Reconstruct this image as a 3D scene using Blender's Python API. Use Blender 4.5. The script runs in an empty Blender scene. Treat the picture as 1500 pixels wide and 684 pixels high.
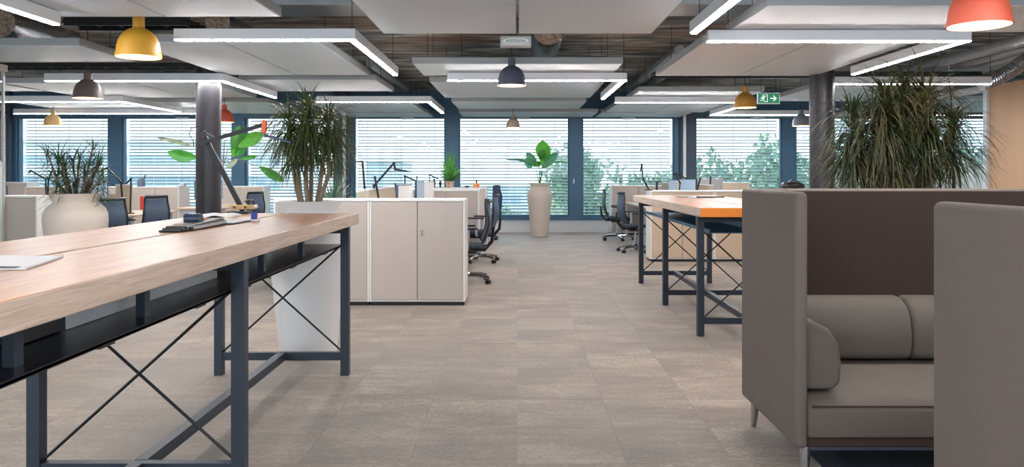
import bpy, math, random
from mathutils import Vector, Matrix
PI = math.pi
SC = bpy.context.scene
COL = SC.collection
F = 1120.0            # focal length in pixels of the 1500x684 frame
EYE = 1.33            # eye height, metres
# ------------------------------------------------------------------ camera
cam_d = bpy.data.cameras.new('camera'); cam = bpy.data.objects.new('camera', cam_d); COL.objects.link(cam)
cam.location = (0, 0, EYE); cam.rotation_euler = (PI/2, 0, 0)
cam_d.sensor_width = 36; cam_d.lens = 36*F/1500
cam_d.shift_x = -8/1500; cam_d.shift_y = -88/1500
cam_d.clip_end = 2000
SC.camera = cam
# ------------------------------------------------------------------ sky and exposure
SKY = 2.3
w = bpy.data.worlds.new('sky'); SC.world = w; w.use_nodes = True
nt = w.node_tree; nt.nodes.clear()
wo = nt.nodes.new('ShaderNodeOutputWorld'); bg = nt.nodes.new('ShaderNodeBackground')
bg.inputs[0].default_value = (0.78, 0.92, 1.0, 1); bg.inputs[1].default_value = SKY
nt.links.new(bg.outputs[0], wo.inputs[0])
SC.view_settings.view_transform = 'Standard'; SC.view_settings.look = 'None'
SC.view_settings.exposure = 0.58; SC.view_settings.gamma = 1.0
SC.view_settings.use_curve_mapping = False
LED = 66.0            # emission of the light strips
BULB = 40.0           # emission of the pendant bulbs
SC.cycles.max_bounces = 8; SC.cycles.diffuse_bounces = 5; SC.cycles.glossy_bounces = 4
SC.cycles.transparent_max_bounces = 16; SC.cycles.transmission_bounces = 4
SC.cycles.caustics_reflective = False; SC.cycles.caustics_refractive = False
SC.cycles.sample_clamp_indirect = 6

# ------------------------------------------------------------------ materials
def srgb(c):
    return tuple(((v/255)/12.92 if v/255 <= .04045 else ((v/255+.055)/1.055)**2.4) for v in c) + (1,)
MATS = {}
def mat(name, rgb, rough=.5, metal=0., var=0., scale=8., stretch=(1, 1, 1), bump=0., rgb2=None, spec=.5, coat=0., emit=None, es=0., trans=0., wave=None):
    m = bpy.data.materials.new(name); m.use_nodes = True; MATS[name] = m
    n, l = m.node_tree.nodes, m.node_tree.links
    b = n['Principled BSDF']
    c1 = srgb(rgb)
    b.inputs['Base Color'].default_value = c1
    b.inputs['Roughness'].default_value = rough; b.inputs['Metallic'].default_value = metal
    b.inputs['Specular IOR Level'].default_value = spec
    b.inputs['Coat Weight'].default_value = coat; b.inputs['Coat Roughness'].default_value = .35
    if emit: b.inputs['Emission Color'].default_value = srgb(emit); b.inputs['Emission Strength'].default_value = es
    if var or bump or rgb2:
        tc = n.new('ShaderNodeTexCoord'); mp = n.new('ShaderNodeMapping'); mp.inputs['Scale'].default_value = stretch
        l.new(tc.outputs['Object'], mp.inputs['Vector'])
        nz = n.new('ShaderNodeTexNoise'); nz.inputs['Scale'].default_value = scale; nz.inputs['Detail'].default_value = 4
        l.new(mp.outputs[0], nz.inputs['Vector'])
        mx = n.new('ShaderNodeMix'); mx.data_type = 'RGBA'
        c2 = srgb(rgb2) if rgb2 else tuple(min(1, v*(1-var)) for v in c1[:3])+(1,)
        mx.inputs['A'].default_value = c1; mx.inputs['B'].default_value = c2
        rp = n.new('ShaderNodeMapRange'); rp.inputs['From Min'].default_value = .32; rp.inputs['From Max'].default_value = .68
        l.new(nz.outputs['Fac'], rp.inputs['Value']); l.new(rp.outputs[0], mx.inputs['Factor'])
        l.new(mx.outputs['Result'], b.inputs['Base Color'])
        if bump:
            bp = n.new('ShaderNodeBump'); bp.inputs['Strength'].default_value = bump; bp.inputs['Distance'].default_value = .004
            l.new(nz.outputs['Fac'], bp.inputs['Height']); l.new(bp.outputs[0], b.inputs['Normal'])
    if trans:
        tr = n.new('ShaderNodeBsdfTranslucent'); ms = n.new('ShaderNodeMixShader'); ms.inputs[0].default_value = trans
        src = b.inputs['Base Color'].links[0].from_socket if b.inputs['Base Color'].links else None
        if src: l.new(src, tr.inputs[0])
        else: tr.inputs[0].default_value = c1
        l.new(b.outputs[0], ms.inputs[1]); l.new(tr.outputs[0], ms.inputs[2]); l.new(ms.outputs[0], n['Material Output'].inputs[0])
    return m
M = MATS
mat('slate_metal', (54, 63, 76), .42, .3, .15, 30)
mat('black_metal', (28, 30, 34), .4, .4)
mat('tray_metal', (38, 44, 54), .32, .5, .1, 20)
mat('shelf_blue', (46, 84, 112), .35, .2)
mat('cover_blue', (96, 158, 190), .4, .1)
mat('white_metal', (222, 226, 232), .38, .1)
mat('panel_metal', (226, 240, 255), .42, 0, .03, 2)
mat('panel_edge', (164, 170, 174), .5, .1)
mat('chrome', (200, 204, 210), .18, 1.)
mat('galvanised', (190, 198, 206), .35, .45, .12, 12)
mat('foil', (200, 202, 208), .25, .9, .5, 40, bump=.8)
mat('insulation', (150, 112, 92), .9, 0, .5, 30, bump=1., rgb2=(205, 190, 175))
mat('white_laminate', (232, 230, 228), .35, 0, .03, 3)
mat('beige_laminate', (190, 180, 173), .5, 0, .06, 3, (1, 1, .3))
mat('maple', (206, 184, 160), .5, 0, .1, 6, (1, 1, .15))
mat('screen_fabric', (196, 182, 164), .9, 0, .08, 60, bump=.2)
mat('wood_panel', (214, 172, 134), .42, 0, .1, 5, (1, 1, .08))
mat('orange_edge', (226, 130, 42), .45)
mat('sofa_shell', (119, 109, 103), .92, 0, .16, 420, bump=.12, rgb2=(101, 92, 86))
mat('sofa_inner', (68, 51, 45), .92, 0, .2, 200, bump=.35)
mat('sofa_cushion', (110, 102, 95), .9, 0, .16, 420, bump=.15, rgb2=(97, 89, 82))
mat('rug_navy', (52, 58, 76), .95, 0, .3, 120, bump=.6)
mat('pot_white', (212, 200, 190), .42, 0, .03, 3)
mat('pot_cool', (228, 228, 230), .4)
mat('soil', (74, 60, 50), .95, 0, .4, 60, bump=1.)
mat('column_paint', (50, 48, 54), .38, .1, .15, 5)
mat('frame_backlit', (76, 112, 140), .45, .2, .08, 3)  # blue cast of the window backlight is put into this base colour
mat('pier_blue', (64, 82, 100), .6, 0, .1, 3)
mat('plaster_white', (232, 234, 238), .7, 0, .03, 3)
mat('slat_metal', (140, 158, 170), .45, .2)
mat('trunk', (150, 132, 114), .85, 0, .35, 30, (1, 1, .3), bump=.8)
mat('leaf_dark', (58, 84, 44), .42, 0, 0, 9, rgb2=(98, 104, 62), trans=.25)
mat('leaf_dry', (38, 62, 32), .5, 0, 0, 6, rgb2=(80, 72, 48), trans=.25)
mat('leaf_yucca', (50, 86, 62), .42, 0, 0, 9, rgb2=(92, 122, 84), trans=.25)
mat('leaf_fig', (60, 140, 52), .38, 0, 0, 5, rgb2=(88, 170, 66), trans=.45)
mat('leaf_lime', (138, 226, 84), .38, 0, 0, 5, rgb2=(104, 200, 70), trans=.6)
mat('leaf_teal', (84, 166, 124), .38, 0, 0, 5, rgb2=(112, 186, 140), trans=.5)
mat('leaf_pale', (176, 184, 158), .5, 0, 0, 5, rgb2=(150, 164, 128), trans=.3)
mat('leaf_fern', (104, 170, 74), .5, 0, 0, 12, rgb2=(70, 136, 70), trans=.4)
mat('leaf_agave', (108, 138, 120), .45, 0, 0, 12, rgb2=(76, 112, 86), trans=.2)
mat('mesh_black', (38, 44, 56), .6, 0, .15, 200)
mat('seat_fabric', (44, 52, 66), .85, 0, .2, 120, bump=.3)
mat('back_blue', (70, 86, 108), .5, 0, .15, 60)
mat('plastic_black', (26, 26, 30), .35)
mat('plastic_grey', (170, 174, 180), .4)
mat('red_fabric', (206, 66, 58), .8)
mat('jacket', (50, 70, 100), .85, 0, .3, 20, bump=.5)
mat('paper', (236, 236, 238), .5)
mat('ink_navy', (34, 36, 74), .5)
mat('blue_plastic', (40, 58, 150), .35)
mat('orange_plastic', (232, 104, 40), .4)
mat('ply', (206, 170, 110), .5, 0, .15, 20, (1, .2, .2))
mat('monitor_screen', (168, 190, 214), .2)
mat('monitor_dark', (54, 66, 88), .25)
mat('amber', (216, 130, 66), .3)
mat('exit_green', (12, 128, 88), .4, emit=(12, 128, 88), es=.25)
mat('exit_white', (236, 250, 244), .4, emit=(236, 250, 244), es=.35)
mat('lens_pale', (206, 216, 200), .3, emit=(226, 236, 214), es=.3)
mat('led', (255, 248, 240), .5, emit=(252, 249, 248), es=LED)
mat('bulb', (255, 240, 220), .5, emit=(255, 226, 190), es=BULB)
mat('lamp_inside', (250, 226, 196), .6)
LAMPC = {'mustard': (214, 160, 52), 'navy': (78, 84, 104), 'coral': (196, 86, 64), 'brown': (104, 88, 84), 'ochre': (204, 148, 66),
         'beige': (196, 176, 158), 'grey': (112, 118, 126), 'sand': (214, 178, 118), 'mauve': (124, 108, 110)}
for k, c in LAMPC.items(): mat('lamp_'+k, c, .5, 0, .04, 12)
mat('building_white', (226, 230, 236), .7, 0, .05, 1)
mat('building_pane', (160, 184, 208), .2)
mat('building_blue', (200, 214, 230), .6, 0, .1, 1)
mat('grass', (120, 140, 96), .9, 0, .3, .2)
mat('tree_green', (128, 160, 116), .7, 0, 0, .8, rgb2=(96, 136, 122), trans=.2)

def glass_mat(name, tint, frosted=False):
    m = bpy.data.materials.new(name); m.use_nodes = True; MATS[name] = m
    n, l = m.node_tree.nodes, m.node_tree.links
    n.remove(n['Principled BSDF'])
    tr = n.new('ShaderNodeBsdfTransparent'); tr.inputs[0].default_value = tint
    gl = n.new('ShaderNodeBsdfGlossy'); gl.inputs['Roughness'].default_value = .02
    lw = n.new('ShaderNodeLayerWeight'); lw.inputs[0].default_value = .5
    pw = n.new('ShaderNodeMath'); pw.operation = 'POWER'; l.new(lw.outputs['Facing'], pw.inputs[0]); pw.inputs[1].default_value = 4
    fr = n.new('ShaderNodeMath'); fr.operation = 'MULTIPLY_ADD'; l.new(pw.outputs[0], fr.inputs[0]); fr.inputs[1].default_value = .5; fr.inputs[2].default_value = .03
    m1 = n.new('ShaderNodeMixShader')
    l.new(fr.outputs[0], m1.inputs[0]); l.new(tr.outputs[0], m1.inputs[1]); l.new(gl.outputs[0], m1.inputs[2])
    out = m1.outputs[0]
    if frosted:
        tc = n.new('ShaderNodeNewGeometry'); sp = n.new('ShaderNodeSeparateXYZ'); l.new(tc.outputs['Position'], sp.inputs[0])
        vo = n.new('ShaderNodeTexVoronoi'); vo.inputs['Scale'].default_value = 14; l.new(tc.outputs['Position'], vo.inputs['Vector'])
        # leaf-print film: solid low on the glass, breaking up into specks higher
        mr = n.new('ShaderNodeMapRange'); mr.inputs['From Min'].default_value = 1.30; mr.inputs['From Max'].default_value = 1.68
        mr.inputs['To Min'].default_value = .95; mr.inputs['To Max'].default_value = .1
        l.new(sp.outputs['Z'], mr.inputs['Value'])
        lt = n.new('ShaderNodeMath'); lt.operation = 'LESS_THAN'; l.new(vo.outputs['Distance'], lt.inputs[0]); l.new(mr.outputs[0], lt.inputs[1])
        ml = n.new('ShaderNodeMath'); ml.operation = 'MULTIPLY'; l.new(lt.outputs[0], ml.inputs[0]); ml.inputs[1].default_value = .62
        df = n.new('ShaderNodeBsdfTranslucent'); df.inputs[0].default_value = (.86, .95, .96, 1)
        d2 = n.new('ShaderNodeBsdfDiffuse'); d2.inputs[0].default_value = (.86, .93, .94, 1)
        m3 = n.new('ShaderNodeMixShader'); m3.inputs[0].default_value = .5; l.new(df.outputs[0], m3.inputs[1]); l.new(d2.outputs[0], m3.inputs[2])
        m2 = n.new('ShaderNodeMixShader'); l.new(ml.outputs[0], m2.inputs[0]); l.new(out, m2.inputs[1]); l.new(m3.outputs[0], m2.inputs[2])
        out = m2.outputs[0]
    l.new(out, n['Material Output'].inputs[0])
    return m
glass_mat('glass_clear', (.95, .98, 1, 1)); glass_mat('glass_film', (.9, .97, .98, 1), True)

def wood_top():
    m = mat('oak', (205, 160, 118), .3, coat=.35); m.node_tree.nodes['Principled BSDF'].inputs['Coat Roughness'].default_value = .2
    n, l = m.node_tree.nodes, m.node_tree.links; b = n['Principled BSDF']
    tc = n.new('ShaderNodeTexCoord'); mp = n.new('ShaderNodeMapping'); mp.inputs['Scale'].default_value = (14, .9, 14)
    l.new(tc.outputs['Object'], mp.inputs[0])
    nz = n.new('ShaderNodeTexNoise'); nz.inputs['Scale'].default_value = 3; nz.inputs['Detail'].default_value = 8; nz.inputs['Distortion'].default_value = .6
    l.new(mp.outputs[0], nz.inputs['Vector'])
    cr = n.new('ShaderNodeValToRGB'); cr.color_ramp.elements[0].position = .3; cr.color_ramp.elements[1].position = .72
    cr.color_ramp.elements[0].color = srgb((170, 108, 66)); cr.color_ramp.elements[1].color = srgb((206, 148, 100))
    l.new(nz.outputs['Fac'], cr.inputs[0]); l.new(cr.outputs[0], b.inputs['Base Color'])
    bp = n.new('ShaderNodeBump'); bp.inputs['Strength'].default_value = .12; bp.inputs['Distance'].default_value = .002
    l.new(nz.outputs['Fac'], bp.inputs['Height']); l.new(bp.outputs[0], b.inputs['Normal'])
    rr = n.new('ShaderNodeMapRange'); rr.inputs['To Min'].default_value = .36; rr.inputs['To Max'].default_value = .5
    l.new(nz.outputs['Fac'], rr.inputs['Value']); l.new(rr.outputs[0], b.inputs['Roughness'])
    m = mat('oak_edge', (190, 160, 136), .5)
    n, l = m.node_tree.nodes, m.node_tree.links; b = n['Principled BSDF']
    tc = n.new('ShaderNodeTexCoord'); mp = n.new('ShaderNodeMapping'); mp.inputs['Scale'].default_value = (14, 1.6, 30)
    l.new(tc.outputs['Object'], mp.inputs[0])
    nz = n.new('ShaderNodeTexNoise'); nz.inputs['Scale'].default_value = 2.4; nz.inputs['Detail'].default_value = 8; nz.inputs['Distortion'].default_value = 1.2
    l.new(mp.outputs[0], nz.inputs['Vector'])
    cr = n.new('ShaderNodeValToRGB'); cr.color_ramp.elements[0].position = .3; cr.color_ramp.elements[1].position = .7
    cr.color_ramp.elements[0].color = srgb((182, 158, 140)); cr.color_ramp.elements[1].color = srgb((214, 194, 180))
    l.new(nz.outputs['Fac'], cr.inputs[0]); l.new(cr.outputs[0], b.inputs['Base Color'])
wood_top()

def carpet_mat():
    m = mat('carpet', (160, 150, 142), .62, spec=.5)
    n, l = m.node_tree.nodes, m.node_tree.links; b = n['Principled BSDF']
    g = n.new('ShaderNodeNewGeometry')
    sc = n.new('ShaderNodeVectorMath'); sc.operation = 'SCALE'; sc.inputs['Scale'].default_value = 2.0
    l.new(g.outputs['Position'], sc.inputs[0])
    fl = n.new('ShaderNodeVectorMath'); fl.operation = 'FLOOR'; l.new(sc.outputs[0], fl.inputs[0])
    sx = n.new('ShaderNodeSeparateXYZ'); l.new(fl.outputs[0], sx.inputs[0])
    cx = n.new('ShaderNodeCombineXYZ'); l.new(sx.outputs[0], cx.inputs[0]); l.new(sx.outputs[1], cx.inputs[1])
    wn = n.new('ShaderNodeTexWhiteNoise'); wn.noise_dimensions = '2D'; l.new(cx.outputs[0], wn.inputs['Vector'])
    # streaks of yarn, offset for each tile
    off = n.new('ShaderNodeVectorMath'); off.operation = 'SCALE'; off.inputs['Scale'].default_value = 9; l.new(wn.outputs['Color'], off.inputs[0])
    ad = n.new('ShaderNodeVectorMath'); ad.operation = 'ADD'; l.new(g.outputs['Position'], ad.inputs[0]); l.new(off.outputs[0], ad.inputs[1])
    def noise(scale, st, det=4, src=ad):
        mp = n.new('ShaderNodeMapping'); mp.inputs['Scale'].default_value = st; l.new(src.outputs[0], mp.inputs[0])
        z = n.new('ShaderNodeTexNoise'); z.inputs['Scale'].default_value = scale; z.inputs['Detail'].default_value = det; l.new(mp.outputs[0], z.inputs['Vector']); return z
    big = noise(2.0, (.8, 1.5, 1), 3); streak = noise(7, (.6, 3.2, 1), 5); fine = noise(85, (.5, 1, 1), 3)
    room = noise(.7, (1, 1, 1), 2, g)
    def mth(op, a, bb):
        x = n.new('ShaderNodeMath'); x.operation = op
        for i, v in enumerate((a, bb)):
            if isinstance(v, (int, float)): x.inputs[i].default_value = v
            else: l.new(v, x.inputs[i])
        return x.outputs[0]
    v = mth('ADD', mth('MULTIPLY', big.outputs['Fac'], .40), mth('MULTIPLY', streak.outputs['Fac'], .20))
    v = mth('ADD', v, mth('MULTIPLY', fine.outputs['Fac'], .36))
    v = mth('ADD', v, mth('MULTIPLY', wn.outputs['Value'], .035))
    cr = n.new('ShaderNodeValToRGB'); e = cr.color_ramp.elements
    e[0].position = .40; e[0].color = srgb((80, 63, 51)); e[1].position = .60; e[1].color = srgb((152, 134, 117))
    mid = e.new(.5); mid.color = srgb((114, 93, 77))
    l.new(v, cr.inputs[0])
    mx = n.new('ShaderNodeMix'); mx.data_type = 'RGBA'; mx.blend_type = 'MIX'
    rr = n.new('ShaderNodeMapRange'); rr.inputs['From Min'].default_value = .4; rr.inputs['From Max'].default_value = .65; rr.inputs['To Max'].default_value = .6
    l.new(room.outputs['Fac'], rr.inputs['Value']); l.new(rr.outputs[0], mx.inputs['Factor'])
    l.new(cr.outputs[0], mx.inputs['A']); mx.inputs['B'].default_value = srgb((104, 92, 82))
    l.new(mx.outputs['Result'], b.inputs['Base Color'])
    b.inputs['Sheen Weight'].default_value = .42; b.inputs['Sheen Tint'].default_value = (1, .97, .93, 1); b.inputs['Sheen Roughness'].default_value = .5
    bp = n.new('ShaderNodeBump'); bp.inputs['Strength'].default_value = .35; bp.inputs['Distance'].default_value = .004
    l.new(fine.outputs['Fac'], bp.inputs['Height']); l.new(bp.outputs[0], b.inputs['Normal'])
carpet_mat()

def concrete_mat():
    m = mat('concrete', (150, 150, 148), .6)
    n, l = m.node_tree.nodes, m.node_tree.links; b = n['Principled BSDF']
    g = n.new('ShaderNodeNewGeometry')
    def noise(scale, st, det=5):
        mp = n.new('ShaderNodeMapping'); mp.inputs['Scale'].default_value = st; l.new(g.outputs['Position'], mp.inputs[0])
        z = n.new('ShaderNodeTexNoise'); z.inputs['Scale'].default_value = scale; z.inputs['Detail'].default_value = det; l.new(mp.outputs[0], z.inputs['Vector']); return z
    a = noise(2.2, (.6, 3.2, 1)); c = noise(1.0, (.5, 1.0, 1), 3)
    cr = n.new('ShaderNodeValToRGB'); e = cr.color_ramp.elements
    e[0].position = .33; e[0].color = srgb((70, 80, 88)); e[1].position = .6; e[1].color = srgb((216, 220, 220))
    x = e.new(.48); x.color = srgb((142, 144, 142))
    l.new(a.outputs['Fac'], cr.inputs[0])
    mx = n.new('ShaderNodeMix'); mx.data_type = 'RGBA'
    rr = n.new('ShaderNodeMapRange'); rr.inputs['From Min'].default_value = .45; rr.inputs['From Max'].default_value = .6; rr.inputs['To Max'].default_value = .75
    l.new(c.outputs['Fac'], rr.inputs['Value']); l.new(rr.outputs[0], mx.inputs['Factor'])
    l.new(cr.outputs[0], mx.inputs['A']); mx.inputs['B'].default_value = srgb((140, 114, 98))
    l.new(mx.outputs['Result'], b.inputs['Base Color'])
    bp = n.new('ShaderNodeBump'); bp.inputs['Strength'].default_value = .5; bp.inputs['Distance'].default_value = .01
    l.new(a.outputs['Fac'], bp.inputs['Height']); l.new(bp.outputs[0], b.inputs['Normal'])
concrete_mat()

# ------------------------------------------------------------------ mesh helpers
class B:
    def __init__(s): s.v = []; s.f = []
    def add(s, vs, fs):
        k = len(s.v); s.v += [tuple(v) for v in vs]; s.f += [tuple(k+i for i in f) for f in fs]; return s
    def box(s, x0, x1, y0, y1, z0, z1):
        return s.add([(x0,y0,z0),(x1,y0,z0),(x1,y1,z0),(x0,y1,z0),(x0,y0,z1),(x1,y0,z1),(x1,y1,z1),(x0,y1,z1)],
                     [(0,3,2,1),(4,5,6,7),(0,1,5,4),(1,2,6,5),(2,3,7,6),(3,0,4,7)])
    def bar(s, p, q, w, h=None, up=(0,0,1)):
        """square section bar from p to q"""
        p, q = Vector(p), Vector(q); h = h or w; d = (q-p).normalized(); u = Vector(up)
        if abs(d.dot(u)) > .98: u = Vector((0,1,0))
        r = d.cross(u).normalized()*w/2; t = r.cross(d).normalized()*h/2
        vs = [a+i*r+j*t for a in (p, q) for i, j in ((-1,-1),(1,-1),(1,1),(-1,1))]
        return s.add(vs, [(0,1,2,3),(7,6,5,4),(0,4,5,1),(1,5,6,2),(2,6,7,3),(3,7,4,0)])
    def tube(s, pts, r, n=8, cap=True):
        pts = [Vector(p) for p in pts]; rs = r if isinstance(r, (list, tuple)) else [r]*len(pts); vs = []
        prev = None
        for i, p in enumerate(pts):
            d = (pts[min(i+1, len(pts)-1)]-pts[max(i-1, 0)]).normalized()
            if prev is None:
                a = Vector((0,0,1)) if abs(d.z) < .9 else Vector((1,0,0)); u = d.cross(a).normalized()
            else: u = (prev-d*prev.dot(d)).normalized()
            prev = u; t = d.cross(u)
            vs += [p+rs[i]*(u*math.cos(2*PI*k/n)+t*math.sin(2*PI*k/n)) for k in range(n)]
        fs = [(i*n+k, i*n+(k+1) % n, (i+1)*n+(k+1) % n, (i+1)*n+k) for i in range(len(pts)-1) for k in range(n)]
        if cap: fs += [tuple(range(n))[::-1], tuple((len(pts)-1)*n+k for k in range(n))]
        return s.add(vs, fs)
    def lathe(s, prof, c=(0,0,0), n=32):
        vs = [(c[0]+r*math.cos(2*PI*k/n), c[1]+r*math.sin(2*PI*k/n), c[2]+z) for r, z in prof for k in range(n)]
        fs = [(i*n+k, i*n+(k+1) % n, (i+1)*n+(k+1) % n, (i+1)*n+k) for i in range(len(prof)-1) for k in range(n)]
        if prof[0][0] > 1e-5: pass
        return s.add(vs, fs)
    def prism(s, poly, axis, a, b):
        """polygon in the plane across axis ('x': (y,z), 'y': (x,z), 'z': (x,y)) pushed from a to b"""
        def P(u, v, t): return {'x': (t,u,v), 'y': (u,t,v), 'z': (u,v,t)}[axis]
        n = len(poly); vs = [P(u, v, a) for u, v in poly]+[P(u, v, b) for u, v in poly]
        return s.add(vs, [tuple(range(n)), tuple(range(2*n-1, n-1, -1))]+[(i, n+i, n+(i+1) % n, (i+1) % n) for i in range(n)])
    def grid(s, nu, nv, fn):
        vs = [fn(i/nu, j/nv) for i in range(nu+1) for j in range(nv+1)]
        return s.add(vs, [(i*(nv+1)+j, i*(nv+1)+j+1, (i+1)*(nv+1)+j+1, (i+1)*(nv+1)+j) for i in range(nu) for j in range(nv)])
    def xf(s, mtx, k=0):
        s.v = s.v[:k]+[tuple(mtx @ Vector(v)) for v in s.v[k:]]; return s

ORI = {}
def link(name, b, material, parent=None, origin=None, smooth=False, bevel=0, seg=2, solid=0, sub=0):
    o0 = ORI[parent.name] if parent is not None else Vector(origin or (0,0,0))
    me = bpy.data.meshes.new(name)
    me.from_pydata([(v[0]-o0[0], v[1]-o0[1], v[2]-o0[2]) for v in b.v], [], b.f)
    me.validate()
    me.materials.append(M[material])
    if smooth: me.shade_smooth()
    import bmesh as _bm
    if len(b.f) < 60000:
        t = _bm.new(); t.from_mesh(me); _bm.ops.recalc_face_normals(t, faces=t.faces); t.to_mesh(me); t.free()
    if smooth:
        try: me.set_sharp_from_angle(angle=math.radians(40))
        except Exception: pass
    o = bpy.data.objects.new(name, me); COL.objects.link(o)
    if parent is not None: o.parent = parent
    else: o.location = o0
    ORI[o.name] = o0
    if solid: md = o.modifiers.new('solid', 'SOLIDIFY'); md.thickness = solid
    if bevel:
        md = o.modifiers.new('bevel', 'BEVEL'); md.width = bevel; md.segments = seg; md.limit_method = 'ANGLE'; md.harden_normals = False
        me.shade_smooth() if seg > 2 else None
    if sub: md = o.modifiers.new('sub', 'SUBSURF'); md.levels = sub; md.render_levels = sub
    return o
def tag(o, label, cat, group=None):
    o['label'] = label; o['category'] = cat
    if group: o['group'] = group
    return o
def root(name, loc, label, cat, group=None):
    o = bpy.data.objects.new(name, None); COL.objects.link(o); o.location = loc; o.empty_display_size = .1
    ORI[o.name] = Vector(loc); return tag(o, label, cat, group)
def struct(name, b, material, parent=None, **k):
    o = link(name, b, material, parent, **k)
    if parent is None: o['kind'] = 'structure'
    return o
def children(o): return [c for c in list(COL.objects) if c.parent == o]
def copy_tree(o, loc, rz, label, group=None, scale=None):
    def rec(a, par):
        c = a.copy(); COL.objects.link(c); c.parent = par
        for ch in KIDS(a): rec(ch, c)
        return c
    r = rec(o, None); r.location = loc; r.rotation_euler = (0, 0, rz); r['label'] = label
    if group: r['group'] = group
    if scale: r.scale = (scale,)*3
    return r
def KIDS(o): return list(o.children)
def at(px, Y, dz_or_py=None, py=None):
    """point at depth Y that shows at pixel (px, py)"""
    return Vector(((px-758)*Y/F, Y, EYE-(py-254)*Y/F))

# ================================================================== setting
YW = 17.3
XL, XR, YB, HC = -13.0, 12.0, -3.0, 3.2
fl = struct('floor', B().box(XL, XR, YB, YW+.2, -.25, -.006), 'carpet')
def tile_faces(b, i, j):
    x0, y0 = i*.5+.0006, j*.5+.0006; x1, y1 = i*.5+.4994, j*.5+.4994
    b.box(x0, x1, y0, y1, -.0058, 0)
tb = B(); tb.box(.0006, .4994, .0006, .4994, -.0058, 0)
proto = link('carpet_tile', tb, 'carpet', fl); first = True
rest = B()
near = set((i, j) for i in range(-8, 7) for j in range(4, 22))
for i in range(-26, 24):
    for j in range(-6, 34):
        if (i, j) in near:
            o = proto if first else proto.copy()
            if not first: COL.objects.link(o); o.parent = fl
            o.location = (i*.5, j*.5, 0); first = False
        else: tile_faces(rest, i, j)
rest.box(XL, XR, 17.0, YW+.02, -.0058, 0)
ro = link('carpet_tile', rest, 'carpet', fl); ro['kind'] = 'stuff'

ce = struct('ceiling', B().box(XL, XR, YB, YW+.3, HC, HC+.25), 'concrete')
rng = random.Random(5); cb = B(); y = YB
while y < YW:
    x = XL-rng.random()*2
    while x < XR:
        L = 2.4+rng.random()*1.4; cb.box(max(x, XL), min(x+L-.004, XR), y+.002, min(y+.148, YW), HC-.012-rng.random()*.012, HC-.0005); x += L
    y += .15
bo = link('board_print', cb, 'concrete', ce); bo['kind'] = 'stuff'

# side walls, rear wall with big openings
struct('wall_left', B().box(XL-.2, XL, YB, YW, 0, HC), 'plaster_white')
struct('wall_right', B().box(XR, XR+.2, YB, YW, 0, HC), 'plaster_white')
rb = B()
rb.box(XL, XR, YB-.2, YB, 0, .35); rb.box(XL, XR, YB-.2, YB, 2.95, HC)
for k in range(9):
    xx = XL+k*(XR-XL)/8; rb.box(max(XL, xx-.12), min(XR, xx+.12), YB-.2, YB, .35, 2.95)
struct('wall_rear', rb, 'plaster_white')

# window wall: piers, lintel, white skirting cabinets
def wx(px): return (px-758)*YW/F
Z_SILL, Z_HEAD = EYE-(318-254)*YW/F, EYE+(254-172)*YW/F
wins = [(-78, -1)]
for sft in (-494.5, 0, 494.5): wins += [(518+sft, 652+sft), (672+sft, 834+sft), (853+sft, 988+sft)]
wins.append((1507, 1530))
wb = B()
wb.box(XL, XR, YW, YW+.25, Z_HEAD, HC)
wb.box(XL, XR, YW, YW+.25, 0, Z_SILL)
edges = [XL]+[v for a, b_ in wins for v in (wx(a), wx(b_))]+[XR]
for k in range(0, len(edges), 2):
    wb.box(edges[k], edges[k+1], YW, YW+.25, Z_SILL, Z_HEAD)
struct('wall_back', wb, 'frame_backlit')
tb_ = B()
for px in (6.5-3, 501, 1004, 1494): tb_.box(wx(px)-.19, wx(px)+.19, YW-.12, YW, 0, HC)
for k, px in enumerate((9, 503, 1008, 1494)):
    b = B(); b.box(wx(px)-(.2), wx(px)+(.16), YW-.14, YW, 0, HC)
    struct('trim_%d' % (k+1), b, 'pier_blue')
k = 5
for px in (13, 507, 1000):
    struct('trim_%d' % k, B().box(wx(px)-.03, wx(px)+.03, YW-.22, YW-.14, .27, Z_HEAD+.05), 'white_metal'); k += 1
struct('baseboard_back', B().box(XL, XR, YW-.1, YW, 0, .245).box(XL, XR, YW-.13, YW, .245, .265), 'plaster_white', bevel=.004)
for k, (a, b_) in enumerate(wins):
    x0, x1 = wx(a), wx(b_)
    fb = B(); t = .05
    fb.box(x0, x1, YW+.06, YW+.14, Z_SILL, Z_SILL+t).box(x0, x1, YW+.06, YW+.14, Z_HEAD-t*.5, Z_HEAD)
    fb.box(x0, x0+t*.6, YW+.06, YW+.14, Z_SILL+t, Z_HEAD-t*.5).box(x1-t*.6, x1, YW+.06, YW+.14, Z_SILL+t, Z_HEAD-t*.5)
    wo_ = struct('window_%d' % (k+1), fb, 'frame_backlit')
    link('pane', B().box(x0+.03, x1-.03, YW+.095, YW+.105, Z_SILL+.05, Z_HEAD-.025), 'glass_clear', wo_)
    if a == 672:
        link('window_handle', B().bar(at(840.5, YW-.03, py=262), at(840.5, YW-.03, py=269), .03).bar(at(840.5, YW-.0, py=264), at(840.5, YW-.04, py=264), .02), 'white_metal', wo_)
names = ['seen through the glass screen at the far left edge', 'behind the potted yucca at the left', 'behind the mustard and fig leaves, left of the dark column',
         'behind the tall drooping plant left of the aisle', 'behind the desk lamps, left of the centre aisle', 'behind the tall white vase in the centre aisle',
         'right of the tall white vase, behind the office chairs', 'right of the second dark pier, behind the grey standing desk', 'behind the dark column on the right',
         'behind the big drooping plant on the right', 'through the frosted screen at the right edge']
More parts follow.
